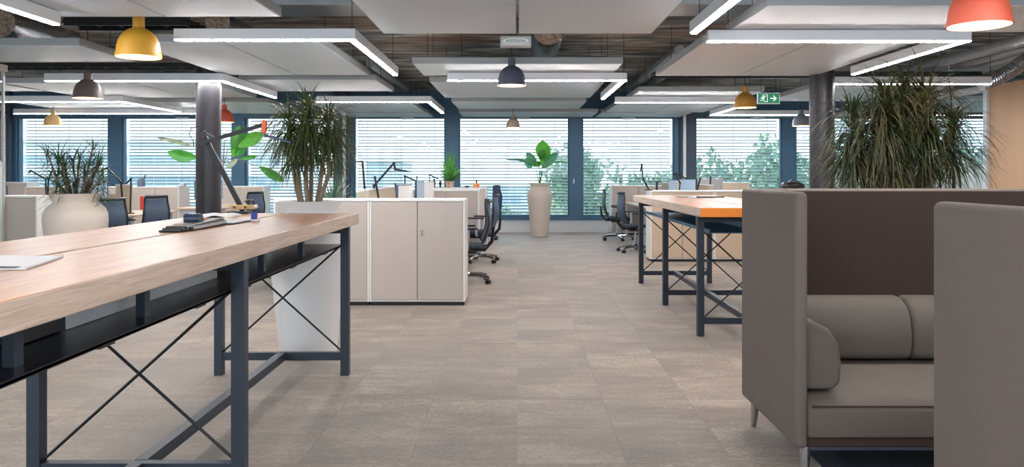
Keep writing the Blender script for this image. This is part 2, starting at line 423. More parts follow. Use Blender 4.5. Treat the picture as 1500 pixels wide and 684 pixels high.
for k, (a, b_) in enumerate(wins):
    if k > 9: continue
    x0, x1 = wx(a)+.02, wx(b_)-.02
    r = root('venetian_blind', ((x0+x1)/2, YW+.33, Z_SILL), 'white outdoor slatted blind '+names[k], 'blind', 'outdoor blinds along the window wall')
    c = ORI[r.name]
    n = 31; pitch = (Z_HEAD-Z_SILL-.02)/n
    th = math.radians(21)
    sl = B(); hw = (x1-x0)/2
    prof = [(-.04, 0), (-.02, .006), (0, .008), (.02, .006), (.04, 0)]
    pr = [(u*math.cos(th)-v*math.sin(th), u*math.sin(th)+v*math.cos(th)) for u, v in prof]
    poly = pr+[(u, v-.0025) for u, v in reversed(pr)]
    sl.prism([(c.y+u, c.z+v) for u, v in poly], 'x', x0, x1)
    s0 = link('slat', sl, 'slat_metal', r, smooth=False)
    for q in range(n):
        o = s0 if q == 0 else s0.copy()
        if q: COL.objects.link(o); o.parent = r
        o.location = (0, 0, .03+q*pitch)
    for fx in (.12, .5, .88):
        xx = x0+(x1-x0)*fx; link('ladder_cord', B().box(xx-.004, xx+.004, c.y-.045, c.y-.041, Z_SILL, Z_HEAD+.05), 'slat_metal', r)
    link('head_rail', B().box(x0, x1, c.y-.05, c.y+.05, Z_HEAD+.0, Z_HEAD+.08), 'slat_metal', r)
# small white actuators on the lintel
for px in (597, 766, 920, 1110, 268):
    p = at(px, YW-.05, py=173.5)
    tag(link('window_actuator', B().box(p.x-.15, p.x+.15, YW-.1, YW, p.z-.02, p.z+.025), 'white_metal', origin=(p.x, YW-.05, p.z-.02), bevel=.008),
        'small white box on the lintel ' + {597: 'over the window left of the aisle', 766: 'over the window behind the tall white vase', 920: 'over the window right of the tall vase',
         1110: 'right of the ochre pendant lamp', 268: 'left of the left dark column'}[px], 'actuator', 'window actuators on the lintel')

# round dark columns
CY = F/115.5
for px, lab in ((305.5, 'left'), (1204, 'right')):
    x = (px-758)*CY/F
    struct('trim_%d' % k, B().lathe([(0.0, 0), (.152, 0), (.152, HC-.001), (0, HC-.001)], (x, CY, 0), 40), 'column_paint', smooth=True); k += 1
    k += 1

# ------------------------------------------------------------------ ceiling equipment
def panels(xs, y0, y1, label, z=EYE+1.25, hang=True):
    r = root('ceiling_panel', ((xs[0]+xs[-1])/2, (y0+y1)/2, z), label, 'ceiling panel', 'white metal ceiling panels hung below the concrete')
    fr = B(); e = .015; hh = .07
    fr.box(xs[0], xs[-1], y0, y0+e, z, z+hh).box(xs[0], xs[-1], y1-e, y1, z, z+hh)
    fr.box(xs[0], xs[0]+e, y0+e, y1-e, z, z+hh).box(xs[-1]-e, xs[-1], y0+e, y1-e, z, z+hh)
    link('frame', fr, 'panel_edge', r)
    for a, b_ in zip(xs, xs[1:]):
        link('panel', B().box(a+.012, b_-.012, y0+.016, y1-.016, z-.004, z+.02), 'panel_metal', r)
        xm = (a+b_)/2
        link('hanger', B().box(xm-.02, xm+.02, y0+.02, y1-.02, z+.03, z+.055), 'galvanised', r)
    for xx in (xs[0]+.15, xs[-1]-.15):
        for yy in ((y0+.8, y1-.25) if y1-y0 > 1.8 else (y0+.25, y1-.25)):
            link('wire', B().tube([(xx, yy, z+.06), (xx, yy, HC-.03)], .003, 5), 'black_metal', r)
    return r
panels([-1.2, 0, 1.2], 4.7, 6.83, 'large twin white ceiling panel nearest above the centre aisle')
panels([-1.2, 1.2], 8.7, 9.76, 'short white ceiling panel behind the navy pendant lamp')
panels([-1.2, 1.2], 10.45, 12.6, 'white ceiling panel behind the centre light strip')
panels([-1.15, 1.2], 13.3, 14.8, 'white ceiling panel above the beige pendant in the aisle')
panels([-1.2, 1.65], 15.6, 16.9, 'last white ceiling panel above the aisle, against the windows')
panels([-3.72, -2.8, -1.88], 3.6, 6.09, 'white ceiling panel cut by the top edge of the picture, left of centre')
panels([-8, -5.9, -3.78], 3.4, 5.74, 'white ceiling panel cut by the top edge at the far left')
panels([-3.72, -2.8, -1.88], 7.25, 9.7, 'twin white ceiling panel behind the mustard pendant and the left column')
panels([-8.6, -6.4, -4.27], 7.45, 8.55, 'wide white ceiling panel at the left edge above the glass screen')
panels([-3.72, -1.88], 10.2, 11.6, 'white ceiling panel above the tall drooping plant left of the aisle')
panels([-3.72, -2.8, -1.88], 13.7, 15.6, 'twin white ceiling panel just before the windows, left of the aisle')
panels([-3.7, -1.85], 15.75, 16.95, 'last white ceiling panel against the windows, left of the aisle')
panels([-7.1, -5.3, -4.3], 10.55, 12.6, 'twin white ceiling panel above the brown pendant lamp')
panels([-9.6, -7.2], 10.3, 11.6, 'white ceiling panel at the left edge beyond the glass screen')
panels([-8.9, -6.6, -4.4], 13.4, 15.9, 'twin white ceiling panel above the sand pendant on the left')
panels([1.85, 4.75], 5.67, 6.76, 'wide white ceiling panel at the top right before the light strip')
panels([1.77, 2.81, 3.8], 7.3, 9.79, 'twin white ceiling panel above the right column')
panels([1.84, 3.75], 11.6, 12.9, 'white ceiling panel left of the exit sign')
panels([1.78, 2.81, 3.8], 13.8, 15.6, 'twin white ceiling panel behind the ochre pendant lamp')
panels([1.72, 3.6], 15.75, 16.95, 'last white ceiling panel against the windows right of the vase')
panels([4.3, 6.3], 11.0, 13.2, 'white ceiling panel right of the exit sign, behind the column')
panels([4.2, 6.2], 16.1, 17.0, 'last white ceiling panel against the windows behind the grey pendant')
panels([7.3, 9.6, 11.6], 13.0, 15.6, 'white ceiling panel beyond the frosted glass on the right')
panels([-12.4, -10.2], 12.5, 15.2, 'white ceiling panel in the far left corner beyond the glass screen')

def strip(pts, label, z=EYE+1.135):
    """bent light strip: aluminium channel with a glowing diffuser along its lower edge"""
    p = [Vector((a, b_, 0))*(1.135/1.2) for a, b_ in pts]
    r = root('light_strip', (p[0].x, p[0].y, z), label, 'ceiling light', 'bent light strips hung between the ceiling panels')
    for i in range(len(p)-1):
        a, b_ = p[i], p[i+1]; w_ = .035
        d = (b_-a).normalized(); ext = d*w_ if i > 0 else Vector((0,0,0)); a2 = a+ext; b2 = b_+(d*w_ if i < len(p)-2 else Vector((0,0,0)))
        up = Vector((0,0,z+.055))
        link('channel', B().bar(a2+up, b2+up, .07, .09), 'white_metal', r)
        up = Vector((0,0,z+.0055))
        link('diffuser', B().bar(a2+up, b2+up, .046, .008), 'led', r)
    for q in (p[0], p[1], p[-1]):
        q2 = q+(p[1]-q)*.08
        link('wire', B().tube([(q2.x, q2.y, z+.1), (q2.x, q2.y, HC-.03)], .003, 5), 'black_metal', r)
strip([(-3.9+.8, 6.93), (-1.5, 6.93), (-1.5, 9.4)], 'bent light strip behind the mustard pendant, left of the aisle')
strip([(1.74, 7.0), (4.1, 7.0), (4.1, 9.33)], 'bent light strip behind the coral pendant at the upper right')
strip([(-5.6, 4.0), (-3.74, 4.0), (-3.74, 6.2)], 'light strip cut by the top left corner of the picture')
strip([(3.6, 4.0), (1.52, 4.0), (1.52, 6.59)], 'light strip cut by the top edge right of the aisle')
strip([(-.91, 9.96), (1.385, 9.96), (1.385, 12.4)], 'bent light strip behind the navy pendant over the aisle')
strip([(-6.17, 10.0), (-3.87, 10.0), (-3.87, 12.2)], 'bent light strip above the brown pendant on the left')
strip([(4.1, 10.35), (6.4, 10.35)], 'straight light strip behind the big drooping plant')
strip([(-9.4, 12.9), (-6.67, 12.9), (-6.67, 15.1)], 'bent light strip above the sand pendant at the far left')
strip([(-3.4, 12.95), (-1.5, 12.95), (-1.5, 15.3)], 'bent light strip left of the beige pendant, before the windows')
strip([(1.665, 13.05), (3.72, 13.05)], 'straight light strip left of the ochre pendant')
strip([(4.03, 13.85), (4.03, 15.85), (6.1, 15.85)], 'bent light strip right of the ochre pendant, before the windows')
strip([(-3.0, -1.5), (-.6, -1.5), (-.6, 1.6)], 'added unseen light strip behind the camera over the aisle')  # added out of view to brighten the interior
strip([(4.5, -1.2), (2.0, -1.2), (2.0, 2.0)], 'added unseen light strip behind the camera over the sofas')  # unseen extra strip, added to lift the room light
strip([(-7.5, .2), (-4.0, .2), (-4.0, 2.6)], 'added unseen light strip behind the camera over the left bay')  # also added out of view for more interior light
strip([(8.0, 11.8), (10.6, 11.8), (10.6, 14.2)], 'added light strip beyond the frosted glass on the right')  # added to light the dark room behind the glass
strip([(-11.6, 9.6), (-9.0, 9.6), (-9.0, 7.0)], 'added light strip beyond the glass screen on the left')  # extra strip added to brighten the left side room
strip([(-10.2, 15.5), (-6.2, 15.5)], 'straight light strip along the windows at the far left')

# transverse air duct, silver pipes, cable tray, lagged duct ends
zb = EYE+1.62
for x0, x1, lab in ((-1.9, 1.9, 'pale sheet metal air duct running across above the centre panels'),):
    r = root('air_duct', (0, 7.6, zb), lab, 'duct')
    link('duct_body', B().box(x0-1, x1+1, 7.35, 7.89, zb, zb+.2), 'galvanised', r, bevel=.01)
    for q in range(5):
        xx = x0-.9+q*1.38; link('flange', B().box(xx, xx+.03, 7.32, 7.92, zb-.015, zb+.215), 'panel_edge', r)
pipes = ['uppermost and leftmost', 'second', 'third', 'lowest and rightmost']
for i, X in enumerate((5.97, 6.33, 6.62, 6.9)):
    tag(link('ventilation_pipe', B().tube([(X, y, EYE+1.57) for y in (6.0, 8, 11, 13.5)], .07, 16), 'galvanised', origin=(X, 9, EYE+1.57), smooth=True),
        'silver pipe at the upper right, %s of the four running to the windows' % pipes[i], 'pipe', 'silver pipes under the ceiling at the right')
fx = B(); pts = [at(a, 9.9, py=b_) for a, b_ in ((1540, 72), (1505, 86), (1485, 101), (1462, 114), (1436, 123))]
rr_ = []; P2 = []
for i in range(60):
    t = i/59*(len(pts)-1); k0 = min(int(t), len(pts)-2); P2.append(pts[k0].lerp(pts[k0+1], t-k0)); rr_.append(.095 if i % 2 else .075)
tag(link('flexible_duct', fx.tube(P2, rr_, 16), 'foil', origin=tuple(pts[2]), smooth=True), 'crumpled silver foil hose over the wooden wall', 'duct')
for i in range(2):
    xx = -2.55+i*.28
    tag(link('ventilation_pipe', B().tube([(xx, y, HC-.16) for y in (11.8, 13, 15.5)], .07, 12), 'galvanised', origin=(xx, 13, HC-.16), smooth=True),
        '%s thin silver pipe behind the panels left of the aisle' % ('left' if i == 0 else 'right'), 'pipe', 'thin silver pipes behind the panels')
    xx = 2.25+i*.3
    tag(link('ventilation_pipe', B().tube([(xx, y, HC-.16) for y in (10.6, 12, 15.5)], .07, 12), 'galvanised', origin=(xx, 13, HC-.16), smooth=True),
        '%s thin silver pipe above the ochre pendant' % ('left' if i == 0 else 'right'), 'pipe', 'thin silver pipes above the ochre pendant')
def tray(p, q, label, w_=.3, h_=.09):
    p, q = Vector(p), Vector(q); d = (q-p).normalized(); s_ = d.cross(Vector((0,0,1)))*w_/2
    r = root('cable_tray', tuple((p+q)/2), label, 'cable tray', 'dark cable trays under the ceiling')
    for sg in (-1, 1): link('rail', B().bar(p+s_*sg, q+s_*sg, .02, h_), 'black_metal', r)
    n = int((q-p).length/.25)
    rp = link('rung', B().bar(p-s_, p+s_, .03, .02), 'black_metal', r)
    for i in range(1, n+1):
        o = rp.copy(); COL.objects.link(o); o.location = d*(i*.25); o.parent = r
    cbb = B()
    for c in range(5):
        off = s_*(-.7+c*.35); cbb.tube([p+off+Vector((0,0,.02)), q+off+Vector((0,0,.02))], .014, 6)
    o = link('cables', cbb, 'plastic_black', r); o['kind'] = 'stuff'
    for t in (.1, .5, .9):
        c = p.lerp(q, t)
        for sg in (-1, 1): link('hanger_rod', B().tube([c+s_*sg, Vector(((c+s_*sg).x, (c+s_*sg).y, HC-.03))], .006, 6), 'galvanised', r)
tray((-4.95, 8.5, EYE+1.66), (-3.6, 8.5, EYE+1.66), 'dark ladder tray of cables behind the mustard pendant')
tray((1.95, 11.0, EYE+1.42), (6.6, 11.0, EYE+1.42), 'dark ladder tray of cables above the exit sign', .25, .06)
tray((-9, 10.15, EYE+1.42), (-4.0, 10.15, EYE+1.42), 'dark ladder tray of cables above the brown pendant', .25, .06)
tray((-1.5, 12.9, EYE+1.5), (1.8, 12.9, EYE+1.5), 'dark ladder tray of cables over the aisle behind the centre strip', .25, .05)
for (px, py, Y, R_, lab) in ((318, 33, 8.1, .145, 'round lagged duct end left of the centre panels'), (2, 34, 8.2, .16, 'round lagged duct end in the top left corner'),
                             (803, 43, 8.6, .19, 'torn lagged duct end above the navy pendant')):
    p = at(px, Y, py=py); r = root('lagged_duct', (p.x, p.y, p.z), lab, 'duct', 'lagged duct ends under the ceiling')
    a = []; rg = random.Random(px)
    bb = B().tube([(p.x, Y+t, p.z) for t in (0, .1, .2, .5, .9, 1.3)], [R_*.93, R_, R_*.97, R_, R_*.98, R_], 20, False)
    link('foil_wrap', bb, 'foil', r, smooth=True)
    link('insulation', B().grid(20, 6, lambda u, v: (p.x+R_*.94*v*math.cos(2*PI*u), Y+.02+.015*math.sin(9*u*PI)*v*(1-v)*4, p.z+R_*.94*v*math.sin(2*PI*u))), 'insulation', r)

# ------------------------------------------------------------------ pendants
def pendant_proto(kind):
    r = root('pendant_lamp', (0, 0, 0), kind, 'pendant lamp', 'bell shaped pendant lamps')
    # origin: centre of the mouth; width .36, height .335
    out = [(.036, .335), (.046, .333), (.046, .245), (.052, .238), (.075, .228), (.105, .207), (.135, .172), (.155, .13), (.166, .085), (.170, .045), (.178, .018), (.180, .0)]
    inn = [(.172, .0), (.170, .018), (.162, .045), (.158, .085), (.147, .128), (.128, .166), (.1, .196), (.06, .215), (0, .222)]
    link('shade', B().lathe(out+[(.172, 0)], n=40).lathe([(0, .335), (.036, .335)], n=40), 'lamp_'+kind, r, smooth=True)
    link('inner_shade', B().lathe(inn, n=40), 'lamp_inside', r, smooth=True)
    link('bulb', B().lathe([(0, .04), (.03, .045), (.048, .07), (.05, .095), (.035, .13), (.02, .16), (.02, .22)], n=16), 'bulb', r, smooth=True)
    link('cable', B().tube([(0, 0, .33), (0, 0, .8)], .004, 6), 'plastic_black', r)
    return r
first_l = {}
def pendant(px, py, Y, kind, label, sc=1.0):
    p = at(px, Y, py=py)
    r = root('pendant_lamp', tuple(p), label, 'pendant lamp', 'bell shaped pendant lamps')
    S = sc
    def sc_(b): b.v = [(p.x+v[0]*S, p.y+v[1]*S, p.z+v[2]*S) for v in b.v]; return b
    out = [(.036, .335), (.046, .333), (.046, .245), (.052, .238), (.075, .228), (.105, .207), (.135, .172), (.155, .13), (.166, .085), (.170, .045), (.178, .018), (.180, .0)]
    inn = [(.172, .0), (.170, .018), (.162, .045), (.158, .085), (.147, .128), (.128, .166), (.1, .196), (.06, .215), (0, .222)]
    link('shade', sc_(B().lathe(out+[(.172, 0)], n=40).lathe([(0, .335), (.036, .335)], n=40)), 'lamp_'+kind, r, smooth=True)
    link('inner_shade', sc_(B().lathe(inn, n=40)), 'lamp_inside', r, smooth=True)
    link('bulb', sc_(B().lathe([(0, .04), (.03, .045), (.048, .07), (.05, .095), (.035, .13), (.02, .16), (.02, .22)], n=16)), 'bulb', r, smooth=True)
    link('cable', B().tube([(p.x, p.y, p.z+.33*S), (p.x, p.y, HC-.02)], .005, 6), 'plastic_black', r)
    link('ceiling_rose', B().lathe([(0, -.035), (.04, -.035), (.05, 0)], (p.x, p.y, HC-.012), 16), 'plastic_black', r)
pendant(203, 84, 6.3, 'mustard', 'mustard yellow pendant lamp, largest on the left')
pendant(749.5, 125.5, 8.5, 'navy', 'navy grey pendant lamp hanging over the aisle', .91)
pendant(1434, 38, 4.6, 'coral', 'large coral red pendant lamp at the top right')
pendant(128.5, 144, 9.15, 'brown', 'dark brown pendant lamp above the left pot', .94)
pendant(328.5, 179, 13.1, 'coral', 'small coral pendant lamp beside the left column', .9)
pendant(477, 171, 15.2, 'mauve', 'small mauve brown pendant lamp behind the tall plant')
pendant(77.5, 184, 14.25, 'sand', 'small sand yellow pendant lamp at the far left', .88)
pendant(751.5, 187, 15.3, 'beige', 'small beige pendant lamp above the tall vase', .79)
pendant(1091.5, 158, 11.35, 'ochre', 'ochre pendant lamp left of the exit sign', .94)
pendant(1173.5, 184.5, 14.4, 'grey', 'small grey pendant lamp beside the right column', .92)

# exit sign
p = at(1126, 10.5, py=144); r = root('exit_sign', (p.x, p.y, p.z-.08), 'green emergency exit sign with running figure and right arrow', 'sign')
w2, h2 = .155, .078
link('sign_frame', B().box(p.x-w2, p.x+w2, p.y, p.y+.03, p.z-h2, p.z+h2), 'white_metal', r, bevel=.004)
link('sign_face', B().box(p.x-w2+.012, p.x+w2-.012, p.y-.004, p.y, p.z-h2+.012, p.z+h2-.012), 'exit_green', r)
def poly(b, pts, y=-.006): b.prism([(p.x+a, p.z+c) for a, c in pts], 'y', p.y+y, p.y-.004); return b
ar = B(); poly(ar, [(.02, -.008), (.085, -.008), (.085, .008), (.02, .008)]); poly(ar, [(.062, .045), (.112, 0), (.062, -.045), (.062, -.026), (.09, 0), (.062, .026)])
link('arrow', ar, 'exit_white', r)
mn = B(); poly(mn, [(-.075+.011*math.cos(t*PI/4), .04+.011*math.sin(t*PI/4)) for t in range(8)])
poly(mn, [(-.092, .022), (-.07, .026), (-.058, .006), (-.072, -.012), (-.088, -.006)])
poly(mn, [(-.07, .024), (-.05, .014), (-.036, .024), (-.04, .03), (-.05, .022), (-.066, .032)])
poly(mn, [(-.072, -.006), (-.058, -.02), (-.06, -.046), (-.07, -.046), (-.068, -.024), (-.082, -.01)])
poly(mn, [(-.088, -.002), (-.098, -.024), (-.118, -.03), (-.116, -.038), (-.092, -.034), (-.078, -.01)])
poly(mn, [(-.09, .02), (-.106, .012), (-.11, -.006), (-.103, -.008), (-.098, .008), (-.086, .012)])
link('running_figure', mn, 'exit_white', r)
dr = B(); poly(dr, [(-.052, -.05), (-.015, -.05), (-.015, .052), (-.052, .052), (-.052, .044), (-.023, .044), (-.023, -.042), (-.052, -.042)])
link('doorway_mark', dr, 'exit_white', r)
for sx in (-.1, .1): link('wire', B().tube([(p.x+sx, p.y+.015, p.z+h2), (p.x+sx, p.y+.015, HC-.03)], .003, 5), 'black_metal', r)
# emergency luminaire
p = at(755.5, 7.45, py=60.5); r = root('emergency_light', tuple(p), 'flat pale box light with oval lens hanging over the aisle', 'emergency light')
link('housing', B().box(p.x-.15, p.x+.15, p.y-.02, p.y+.12, p.z-.045, p.z+.05), 'white_metal', r, bevel=.006)
link('lens', B().lathe([(0, -.004), (.06, -.003), (.07, .004)], (0, 0, 0), 24).xf(Matrix.Translation((p.x, p.y-.022, p.z)) @ Matrix.Diagonal((1.75, 1, .4, 1)) @ Matrix.Rotation(PI/2, 4, 'X')), 'lens_pale', r)
link('wire', B().tube([(p.x, p.y+.05, p.z+.05), (p.x, p.y+.05, HC-.03)], .005, 5), 'black_metal', r)

# ------------------------------------------------------------------ partitions at the sides
X_R = 6.85
gr = B(); gy0, gy1 = 11.17, YW-.15
gr.box(X_R-.04, X_R+.04, gy0, gy1, 0, .06).box(X_R-.04, X_R+.04, gy0, gy1, 2.52, 2.62).box(X_R-.05, X_R+.05, gy0-.09, gy0, 0, 2.62)
r = struct('trim_20', gr, 'white_metal')
n = 4
for i in range(n):
    a, b_ = gy0+(gy1-gy0)*i/n, gy0+(gy1-gy0)*(i+1)/n
    link('glass_pane', B().box(X_R-.006, X_R+.006, a+.006, b_-.006, .06, 2.52), 'glass_film', r)
wr = struct('trim_21', B().box(X_R+.02, X_R+.1, 3.0, gy0-.1, 0, 2.6), 'wood_panel')
y = gy0-.1; i = 0
while y > 3.2:
    link('wall_panel', B().box(X_R-.01, X_R+.02, y-.98+.004, y, 0.02, 2.6), 'wood_panel', wr); y -= .98
X_L = -5.93
gl = B(); gl.box(X_L-.03, X_L+.03, 3.2, 8.85, 0, .05).box(X_L-.03, X_L+.03, 3.2, 8.85, 2.5, 2.58).box(X_L-.012, X_L+.012, 8.8, 8.83, .05, 2.5)
r = struct('trim_22', gl, 'beige_laminate')
for i in range(4):
    a = 3.2+i*1.4; link('glass_pane', B().box(X_L-.006, X_L+.006, a+.005, a+1.395, .05, 2.5), 'glass_film', r)

# ------------------------------------------------------------------ standing desks
def high_table(x0, x1, y0, y1, trestles, legx, label, shelf='tray_metal', cover='white_metal', near_edge='oak_edge', posts=(), tray_x=None, side=1, light_box=None):
    """side=+1: the open side facing the aisle is at x1 (desk on the left)"""
    r = root('high_table', ((x0+x1)/2, (y0+y1)/2, 0), label, 'table')
    H, T = 1.055, .075; xm = (x0+x1)/2
    for a, b_ in ((x0, xm-.012), (xm+.012, x1)):
        o = link('tabletop', B().box(a, b_, y0, y1, H-T, H), 'oak', r, bevel=.004)
        o.data.materials.append(M['oak_edge']); o.data.materials.append(M[near_edge])
        for pf in o.data.polygons:
            if abs(pf.normal.z) < .5: pf.material_index = 1
            if pf.normal.y < -.5 and near_edge != 'oak_edge': pf.material_index = 2
    xl, xr = legx; s_ = .054
    for ty in trestles:
        for a in (xl, xr-s_): link('leg', B().box(a, a+s_, ty-s_/2, ty+s_/2, 0, H-T-.001), 'slate_metal', r, bevel=.002)
        link('crossbar', B().box(xl+s_, xr-s_, ty-.02, ty+.02, .1, .15), 'slate_metal', r)
        link('top_bar', B().box(xl+s_, xr-s_, ty-.02, ty+.02, H-T-.045, H-T-.002), 'slate_metal', r)
        link('brace', B().tube([(xl+s_, ty-.012, .155), (xr-s_, ty-.012, .855)], .0065, 8), 'black_metal', r)
        link('brace', B().tube([(xr-s_, ty+.012, .155), (xl+s_, ty+.012, .855)], .0065, 8), 'black_metal', r)
    xc = (xl+xr)/2
    for a, b_ in zip(trestles, trestles[1:]):
        link('stretcher', B().box(xc-.026, xc+.026, a+.02, b_-.02, .1, .152), 'slate_metal', r)
    tx0, tx1 = xl+s_+.03, xr-s_-.005
    segs = list(zip([y0+.05]+[t+.03 for t in trestles], [t-.03 for t in trestles]+[y1-.05]))
    tr_ = B(); tr_.box(tx0, tx1, y0+.08, y1-.12, .845, .852)
    tr_.box(tx0, tx0+.004, y0+.08, y1-.12, .852, .875).box(tx1-.004, tx1, y0+.08, y1-.12, .842, .856)
    link('cable_shelf', tr_, shelf, r)
    for py_ in posts:
        for xx in (tx1-.10, tx0+.08): link('hanger_post', B().box(xx, xx+.03, py_-.018, py_+.018, .852, H-T), 'slate_metal', r)
        link('cable_clip', B().box(tx1-.06, tx1-.02, py_+.28, py_+.36, .828, .845), 'plastic_black', r)
    if light_box:
        a, b_, bx = light_box
        link('cable_cover', B().box(bx, bx+.006, a, b_, .853, .972).box(bx-.12, bx, a, b_, .955, .96), cover, r, bevel=.002)
        link('power_unit', B().box(bx-.1, bx+.005, a-.22, a-.02, .853, .9), 'plastic_black', r, bevel=.004)
    return r
tbl = high_table(-2.08, -1.10, .95, 5.3, (1.21, 3.13, 5.05), (-1.995, -1.11), 'long oak topped standing table with dark steel trestles, left foreground',
                 posts=(1.9, 2.56, 3.75, 4.43), light_box=(2.33, 3.5, -1.38))
tbr = high_table(1.46, 2.46, 6.1, 9.65, (6.26, 7.74, 9.26), (1.47, 2.35), 'grey oak standing table with orange painted end behind the high sofa',
                 shelf='shelf_blue', cover='cover_blue', near_edge='orange_edge', posts=(7.0, 8.5), light_box=(6.25, 9.3, 1.98))
# small things on the left table
HT = 1.056
r = root('magazine', (-1.55, 2.32, HT), 'white magazine lying at the left edge of the oak table', 'magazine')
A = Vector((-1.485, 2.50, 0)); Bv = Vector((-1.40, 2.18, 0)); wv = Vector((-.23, -.03, 0))
def page(b, z0, z1, lift, inset=0):
    def fn(u, v):
        q = A.lerp(Bv, .02*inset+v*(1-.04*inset))+wv*u*(1-.02*inset); z = HT+z0+lift*math.sin(u*PI*.5)*(.4+.6*(1-v))
        return (q.x, q.y, z)
    def fn2(u, v): q = fn(u, v); return (q[0], q[1], q[2]+(z1-z0))
    return b.grid(6, 3, fn).grid(6, 3, fn2)
pg = B()
def slab(z0, z1, lift, sh):
    b = B(); n = 6
    for i in range(n+1):
        for j in (0, 1):
            for k_ in (0, 1):
                q = A.lerp(Bv, j)+wv*(i/n)+Vector((sh, -sh*.3, 0)); b.v.append((q.x, q.y, HT+(z1 if k_ else z0)+lift*(i/n)**1.5))
    for i in range(n):
        a = i*4; c = a+4
        b.f += [(a, a+2, c+2, c), (a+1, c+1, c+3, a+3), (a, c, c+1, a+1), (a+2, a+3, c+3, c+2)]
    b.f += [(0, 1, 3, 2), (n*4, n*4+2, n*4+3, n*4+1)]
    return b
link('page_block', slab(0.0, .004, .0, 0), 'paper', r); link('cover', slab(.0042, .0052, .006, -.004), 'paper', r)
link('spine_stripe', B().bar(Bv+wv*.1+Vector((0, .004, HT+.0075)), Bv+wv*1.0+Vector((0, .004, HT+.012)), .02, .001), 'ink_navy', r)
# black device over the slot
r = root('label_printer', (-1.63, 3.8, HT), 'black stepped device with a round roller lying on the oak table', 'device')
link('body', B().prism([(3.66, HT), (4.08, HT), (4.08, HT+.032), (4.03, HT+.04), (3.72, HT+.028), (3.66, HT+.016)], 'x', -1.675, -1.56), 'plastic_black', r, bevel=.005)
for i in range(3): link('step', B().box(-1.67, -1.575+.004*i, 3.555+i*.035, 3.582+i*.035, HT, HT+.01+i*.007), 'plastic_black', r, bevel=.004)
link('roller', B().tube([(-1.68, 3.87, HT+.045), (-1.60, 3.87, HT+.045)], .026, 20), 'monitor_dark', r, smooth=True)
link('side_rail', B().bar((-1.556, 3.68, HT+.012), (-1.556, 4.08, HT+.018), .01, .014), 'plastic_grey', r)
link('coloured_strip', B().box(-1.65, -1.61, 3.94, 4.0, HT+.036, HT+.042), 'orange_plastic', r)
r = root('folder', (-1.6, 4.2, HT), 'white folder with a navy edge beside the black device', 'folder')
link('sheets', B().box(-1.70, -1.53, 4.1, 4.4, HT+.006, HT+.012), 'paper', r); link('cover', B().box(-1.71, -1.525, 4.095, 4.405, HT, HT+.005), 'ink_navy', r)
r = root('tape_holder', (-1.515, 4.4, HT), 'small upright blue holder with white foot by the folder', 'holder')
link('body', B().box(-1.53, -1.50, 4.385, 4.415, HT+.01, HT+.05), 'blue_plastic', r, bevel=.003); link('foot', B().box(-1.54, -1.49, 4.37, 4.43, HT, HT+.01), 'paper', r)
r = root('open_magazine', (-1.92, 4.9, HT), 'open white magazine with curling pages at the far table edge', 'magazine')
for sg in (0, 1):
    link('page', B().grid(8, 2, lambda u, v: (-1.93+(-.13 if sg else .13)*u, 4.72+.3*v, HT+.002+.018*math.sin(u*PI)*(1-.4*u))), 'paper', r, solid=.004)
# desk lamp with timber clamp at the far end
def arm_lamp(name, pts, label, thick=.02, head=True, joint='black_metal', head_mat='black_metal', base=True, arm='black_metal', bz=None, headlen=.16):
    """pts: list of world points from base up through the joints"""
    p0 = Vector(pts[0]); z0 = bz if bz is not None else p0.z
    r = root(name, (p0.x, p0.y, z0), label, 'desk lamp', 'folding desk lamps with dark arms')
    if base: link('base', B().lathe([(0, 0), (.06, 0), (.06, .012), (.012, .02), (.012, max(.021, p0.z-z0)), (0, max(.022, p0.z-z0+.001))], (p0.x, p0.y, z0), 20), 'black_metal', r)
    for a, b_ in zip(pts, pts[1:]):
        link('arm', B().bar(a, b_, thick, thick*1.3), arm, r)
    for q in pts[1:-1]:
        q = Vector(q); link('joint', B().tube([q+Vector((0, -thick*.8, 0)), q+Vector((0, thick*.8, 0))], thick*.9, 10), joint, r)
    if head:
        a, b_ = Vector(pts[-2]), Vector(pts[-1]); d = Vector((1 if b_.x > a.x else -1, 0, -.12)).normalized()
        link('lamp_head', B().bar(b_, b_+d*headlen, thick*1.6, thick*.7), head_mat, r)
    return r
Y = 5.2
q0 = at(354, Y, py=308.5); q0.z = HT+.02
r = root('desk_lamp', (q0.x, Y, HT), 'tall black folding lamp with timber clamp and orange joint on the oak table', 'desk lamp')
link('base', B().box(q0.x-.06, q0.x+.05, Y-.03, Y+.03, HT, HT+.02), 'plastic_black', r, bevel=.004)
link('clamp_bar', B().bar(at(338, Y-.04, py=303.5), at(373, Y-.04, py=303), .025, .03), 'ply', r, bevel=.002)
for px_ in (343, 359): link('bolt', B().tube([at(px_, Y-.065, py=303.5), at(px_, Y-.02, py=303.5)], .008, 10), 'plastic_black', r)
link('clamp_knob', B().tube([at(373, Y-.04, py=303), at(377, Y-.04, py=302)], .014, 10), 'white_metal', r)
link('lower_arm', B().bar(at(356, Y, py=309), at(296, Y, py=193), .018, .032), 'black_metal', r)
link('elbow', B().tube([at(298, Y-.03, py=197), at(298, Y+.03, py=197)], .022, 12), 'plastic_black', r)
link('upper_arm', B().bar(at(291, Y-.02, py=211), at(385, Y-.02, py=183), .016, .026), 'black_metal', r)
link('tension_arm', B().bar(at(296, Y-.02, py=193), at(318, Y-.02, py=204), .01, .014), 'plastic_black', r)
link('joint', B().bar(at(388, Y-.03, py=176), at(386, Y-.03, py=195), .03, .03), 'orange_plastic', r, bevel=.004)
link('lamp_head', B().bar(at(388, Y-.02, py=198), at(428, Y-.02, py=209), .06, .016), 'monitor_dark', r, bevel=.004)
link('cable', B().tube([at(a, Y+.01, py=b_) for a, b_ in ((300, 190), (290, 185), (280, 188), (277, 196), (283, 206), (284, 215))], .003, 6), 'plastic_black', r)
